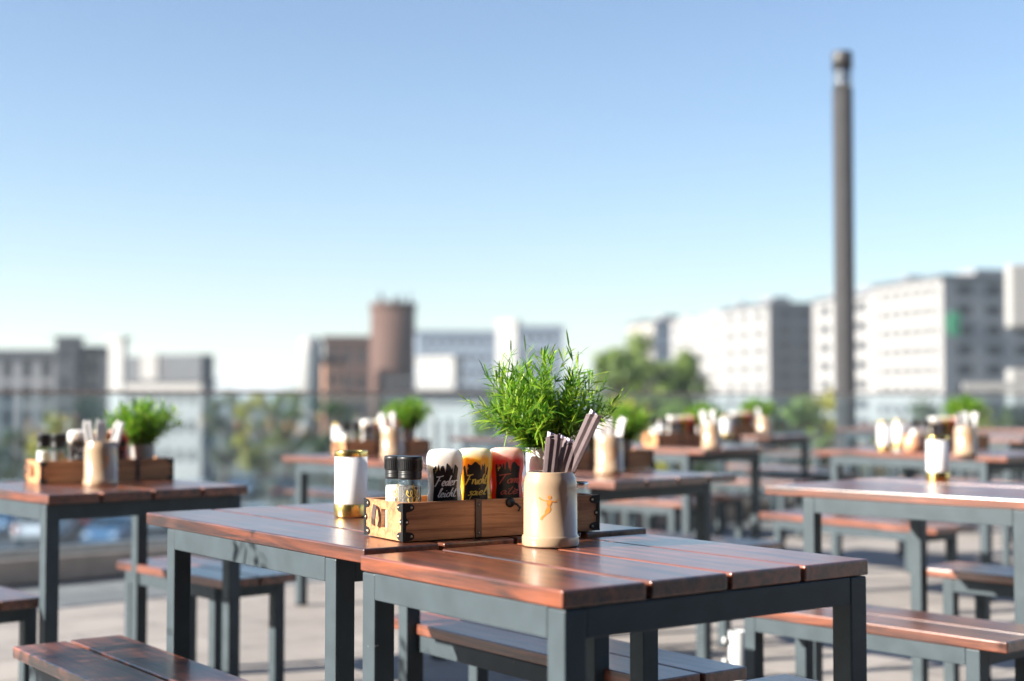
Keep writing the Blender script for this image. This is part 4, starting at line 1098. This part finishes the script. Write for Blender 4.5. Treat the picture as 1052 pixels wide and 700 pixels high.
# ------------------------------------------------------------------ trees
def tree(px, D, top_py, rx, rz_, label, leafm='leaf_green', n=2600, seed=1, ls=.22, cat='tree'):
    rnd = random.Random(seed); x = (px-526)/F*D; zt = ztop(top_py, D)-GZ
    t = thing('tree' if cat == 'tree' else 'bush', label, cat, (x, D, GZ))
    cz = zt-rz_; mb = MB()
    mb.tube([(0,0,0),(.05,.02,cz*.4),(-.04,.03,cz*.8),(0,0,cz+rz_*.3)], [.05*zt/2+.04,.04*zt/2+.02,.03*zt/2,.03], 9)
    for i in range(7):
        a = i*.9+rnd.random(); q = rx*.65; z0 = cz-rz_*.5+rnd.random()*rz_*.7
        mb.tube([(0,0,z0),(q*.5*math.cos(a), q*.5*math.sin(a), z0+rz_*.25),(q*math.cos(a), q*math.sin(a), z0+rz_*.6)], [.10,.06,.02], 6)
    mb.build('trunk', M['bark'], t)
    ml = MB(); cl_ = []
    for i in range(26):
        a = rnd.uniform(0, 6.28); h = rnd.uniform(-1, 1); q = math.sqrt(max(0, 1-h*h))*rnd.uniform(.45, .95)
        cl_.append((Vector((rx*q*math.cos(a), rx*q*math.sin(a), cz+rz_*h*.85)), rnd.uniform(.22, .42)*min(rx, rz_)))
    for i in range(n):
        c, r_ = rnd.choice(cl_)
        d = Vector((rnd.gauss(0, 1), rnd.gauss(0, 1), rnd.gauss(0, 1))).normalized()*r_*rnd.random()**.4
        p = c+d; nrm = (d.normalized()+Vector((rnd.uniform(-.7,.7), rnd.uniform(-.7,.7), rnd.uniform(-.4,.9)))).normalized()
        a = nrm.cross(Vector((rnd.uniform(-1,1), rnd.uniform(-1,1), rnd.uniform(-1,1)))).normalized(); b_ = nrm.cross(a); s_ = ls*rnd.uniform(.6, 1.3)
        ml.add([p-a*s_, p-b_*s_*.55, p+a*s_, p+b_*s_*.55], [(0,1,2,3)])
    ml.build('crown', M[leafm], t)
tree(670, 75, 345, 2.9, 2.5, 'large round olive green tree above the railing, left of the office blocks', 'leaf_green', 8500, 1, .17)
tree(632, 68, 362, 1.6, 1.6, 'smaller green tree just left of the large round olive one', 'leaf_green', 2600, 2, .14)
tr = [(598, 32, 408, 1.2, 2.4, 'leaf_yellow', 'yellow green tree directly behind the sharp herb leaves'),
      (640, 30, 402, 1.1, 2.6, 'leaf_yellow', 'bright yellow tree behind the mug next to the herb'),
      (690, 31, 405, 1.1, 2.6, 'leaf_green', 'green tree behind the table midway between sharp herb and lamp post'),
      (735, 33, 408, 1.1, 2.6, 'leaf_dark', 'dark green tree below the leftmost white office block'),
      (785, 32, 412, 1.0, 2.6, 'leaf_dark', 'dark tree just left of the lamp post foot'),
      (826, 34, 402, 1.1, 2.6, 'leaf_green', 'green tree next to the lamp post on its left'),
      (850, 36, 394, .7, 2.0, 'leaf_yellow', 'yellow leaved tree touching the lamp post on the left'),
      (905, 34, 398, .9, 2.4, 'leaf_yellow', 'yellow leaved tree right of the lamp post'),
      (946, 33, 405, 1.0, 2.4, 'leaf_dark', 'dark tree behind the copper coloured cup'),
      (1000, 34, 410, 1.1, 2.4, 'leaf_yellow', 'pale yellow tree below the white barrier'),
      (1046, 34, 408, 1.0, 2.4, 'leaf_dark', 'dark tree at the right edge below the sign pylon'),
      (548, 40, 420, 1.3, 2.4, 'leaf_dark', 'dark tree mostly hidden behind the sharp herb pot')]
for i, (px, D, ty, rx, rz_, lm, lb) in enumerate(tr): tree(px, D, ty, rx, rz_, lb, lm, 2000, 20+i, .10)
trl = [(232, 110, 398, 1.8, 3.2, 'leaf_dark', 'dark tree below the skyline, right of the mansard roofed block'),
       (268, 105, 401, 2.0, 3.2, 'leaf_yellow', 'olive yellow tree in the middle of the left skyline gap'),
       (296, 112, 399, 2.0, 3.2, 'leaf_green', 'green tree just left of the white silo'),
       (345, 95, 412, 1.8, 2.6, 'leaf_dark', 'dark tree below the red brick hall'),
       (395, 100, 415, 1.8, 2.6, 'leaf_green', 'green tree at the foot of the round brick tower'),
       (60, 95, 425, 2.0, 2.4, 'leaf_yellow', 'low yellowish tree before the grey apartment block'),
       (20, 100, 440, 2.5, 2.0, 'leaf_dark', 'low dark tree at the left edge before the grey block'),
       (105, 104, 430, 2.0, 2.4, 'leaf_dark', 'dark tree at the foot of the slim white tower'),
       (520, 90, 405, 2.0, 2.6, 'leaf_green', 'green tree right of the white pavilion')]
for i, (px, D, ty, rx, rz_, lm, lb) in enumerate(trl): tree(px, D, ty, rx, rz_, lb, lm, 1800, 60+i, .20)

# ------------------------------------------------------------------ parked cars below the terrace
def car_paint(name, c): return plain(name, c, .28, metal=.2, var=.03, coat=1.)
paints = [car_paint('paint_blue', (.06, .16, .30)), car_paint('paint_white', (.72, .74, .76)), car_paint('paint_black', (.02, .022, .027)), car_paint('paint_silver', (.40, .44, .48)), car_paint('paint_red', (.35, .03, .02))]
def make_car(paint):
    t = thing('parked_car', 'x', 'car')
    pr = [(-2.1,.35),(-2.15,.62),(-2.05,.86),(-1.75,.95),(-1.45,1.38),(-1.1,1.47),(.1,1.47),(.55,1.36),(1.1,.98),(1.85,.86),(2.1,.68),(2.13,.40),(2.0,.28),(-1.95,.28)]
    mb = MB(); n = len(pr); vs = []
    def hw(z): return .86 if z < .98 else .86-(z-.98)*.38
    for s_ in (-1, 1):
        for (x, z) in pr: vs.append((x, s_*hw(z), z))
    fs = [tuple(range(n)), tuple(reversed(range(n, 2*n)))]+[(i, n+i, n+(i+1) % n, (i+1) % n) for i in range(n)]
    mb.add(vs, fs); mb.build('body', paint, t, bevel=.05, seg=3)
    for s_ in (-1, 1):
        mb = MB(); q = [(-1.5,1.0),(-1.3,1.36),(.05,1.38),(.5,1.28),(.92,1.0)]
        mb.add([(x, s_*(hw(z)+.012), z) for x, z in q]+[(x, s_*(hw(z)-.02), z) for x, z in q], [tuple(range(5)), tuple(reversed(range(5, 10)))]+[(i, 5+i, 5+(i+1) % 5, (i+1) % 5) for i in range(5)])
        mb.build('side_window', M['carglass'], t)
    mb = MB(); mb.add([(.62,-.70,1.345),(.62,.70,1.345),(1.09,.78,1.0),(1.09,-.78,1.0),(.60,-.70,1.32),(.60,.70,1.32),(1.05,.78,.97),(1.05,-.78,.97)], [(0,3,2,1),(4,5,6,7),(0,1,5,4),(2,3,7,6),(1,2,6,5),(3,0,4,7)]); mb.build('windscreen', M['carglass'], t)
    mb = MB(); mb.add([(-1.50,-.70,1.35),(-1.50,.70,1.35),(-1.76,.78,.99),(-1.76,-.78,.99),(-1.44,-.70,1.32),(-1.44,.70,1.32),(-1.70,.78,.97),(-1.70,-.78,.97)], [(0,1,2,3),(7,6,5,4),(0,4,5,1),(2,6,7,3),(1,5,6,2),(3,7,4,0)]); mb.build('rear_window', M['carglass'], t)
    for x in (-1.3, 1.3):
        for s_ in (-1, 1):
            Tm = Matrix.Translation((x, s_*.80, .31)) @ Matrix.Rotation(R(90), 4, 'X')
            mb = MB(); mb.lathe([(.2,-.1),(.30,-.1),(.31,-.07),(.31,.07),(.30,.1),(.2,.1)], 24, Tm); wl = mb.build('wheel', M['rubber'], t)
            mb = MB(); mb.lathe([(.19,-.105),(.19,.105)], 20, Tm); mb.build('rim', M['steel'], wl)
    for s_ in (-1, 1):
        mb = MB(); mb.box(2.02, 2.12, s_*.62-.16, s_*.62+.16, .60, .72); mb.build('headlight', M['lampwhite'], t, bevel=.02)
        mb = MB(); mb.box(-2.16, -2.08, s_*.66-.12, s_*.66+.12, .66, .86); mb.build('tail_light', M['lampred'], t, bevel=.02)
    return t
cars = [make_car(p) for p in paints]
used_car = set()
spots = [(5, 548, 0, 'blue'), (46, 556, 1, 'white'), (88, 546, 2, 'black'), (118, 560, 0, 'blue'), (165, 545, 3, 'silver'), (215, 540, 2, 'black'), (262, 548, 3, 'silver'),
         (20, 518, 3, 'silver'), (68, 514, 0, 'blue'), (112, 520, 4, 'red'), (160, 512, 1, 'white'), (205, 516, 3, 'silver'), (250, 510, 0, 'blue'), (300, 514, 2, 'black')]
near_lab = ['blue parked car at the left edge below the railing', 'white parked car in the near row, left of a black one', 'black parked car in the near row between white and blue', 'blue parked car seen through the left table legs',
            'silver parked car in the near row behind the left table', 'black parked car right of the left table, near row', 'silver parked car at the right end of the near row',
            'silver parked car at the left end of the far row', 'blue parked car in the far row between silver and red', 'red parked car in the far row of cars', 'white parked car in the far row right of the red one',
            'silver parked car in the far row right of the white one', 'blue parked car in the far row right of a silver one', 'black parked car at the right end of the far row']
for i, (px, py, k, nm) in enumerate(spots):
    x, y = at(px, py, GZ); c = cars[k]; rz = R(88+random.uniform(-3, 3)+(180 if i % 3 == 0 else 0))
    if k not in used_car:
        used_car.add(k); c.location = (x, y, GZ+.005); c.rotation_euler = (0, 0, rz); c['label'] = near_lab[i]; c['group'] = 'cars parked below the terrace'
    else: dup(c, (x, y, GZ+.005), rz, near_lab[i], 'cars parked below the terrace')

# ------------------------------------------------------------------ air
mb = MB(); mb.box(-1200, 1200, -320, 3600, GZ-1, 45); o = mb.build('haze', M['land']); o['kind'] = 'stuff'
m = bpy.data.materials.new('haze_air'); m.use_nodes = True; nt = m.node_tree; nt.nodes.remove(nt.nodes['Principled BSDF'])
v = nt.nodes.new('ShaderNodeVolumePrincipled'); v.inputs['Color'].default_value = (.86, .93, 1, 1); v.inputs['Density'].default_value = .00045; v.inputs['Anisotropy'].default_value = .3
nt.links.new(v.outputs[0], nt.nodes['Material Output'].inputs['Volume']); o.data.materials.clear(); o.data.materials.append(m)
sc.cycles.volume_bounces = 1
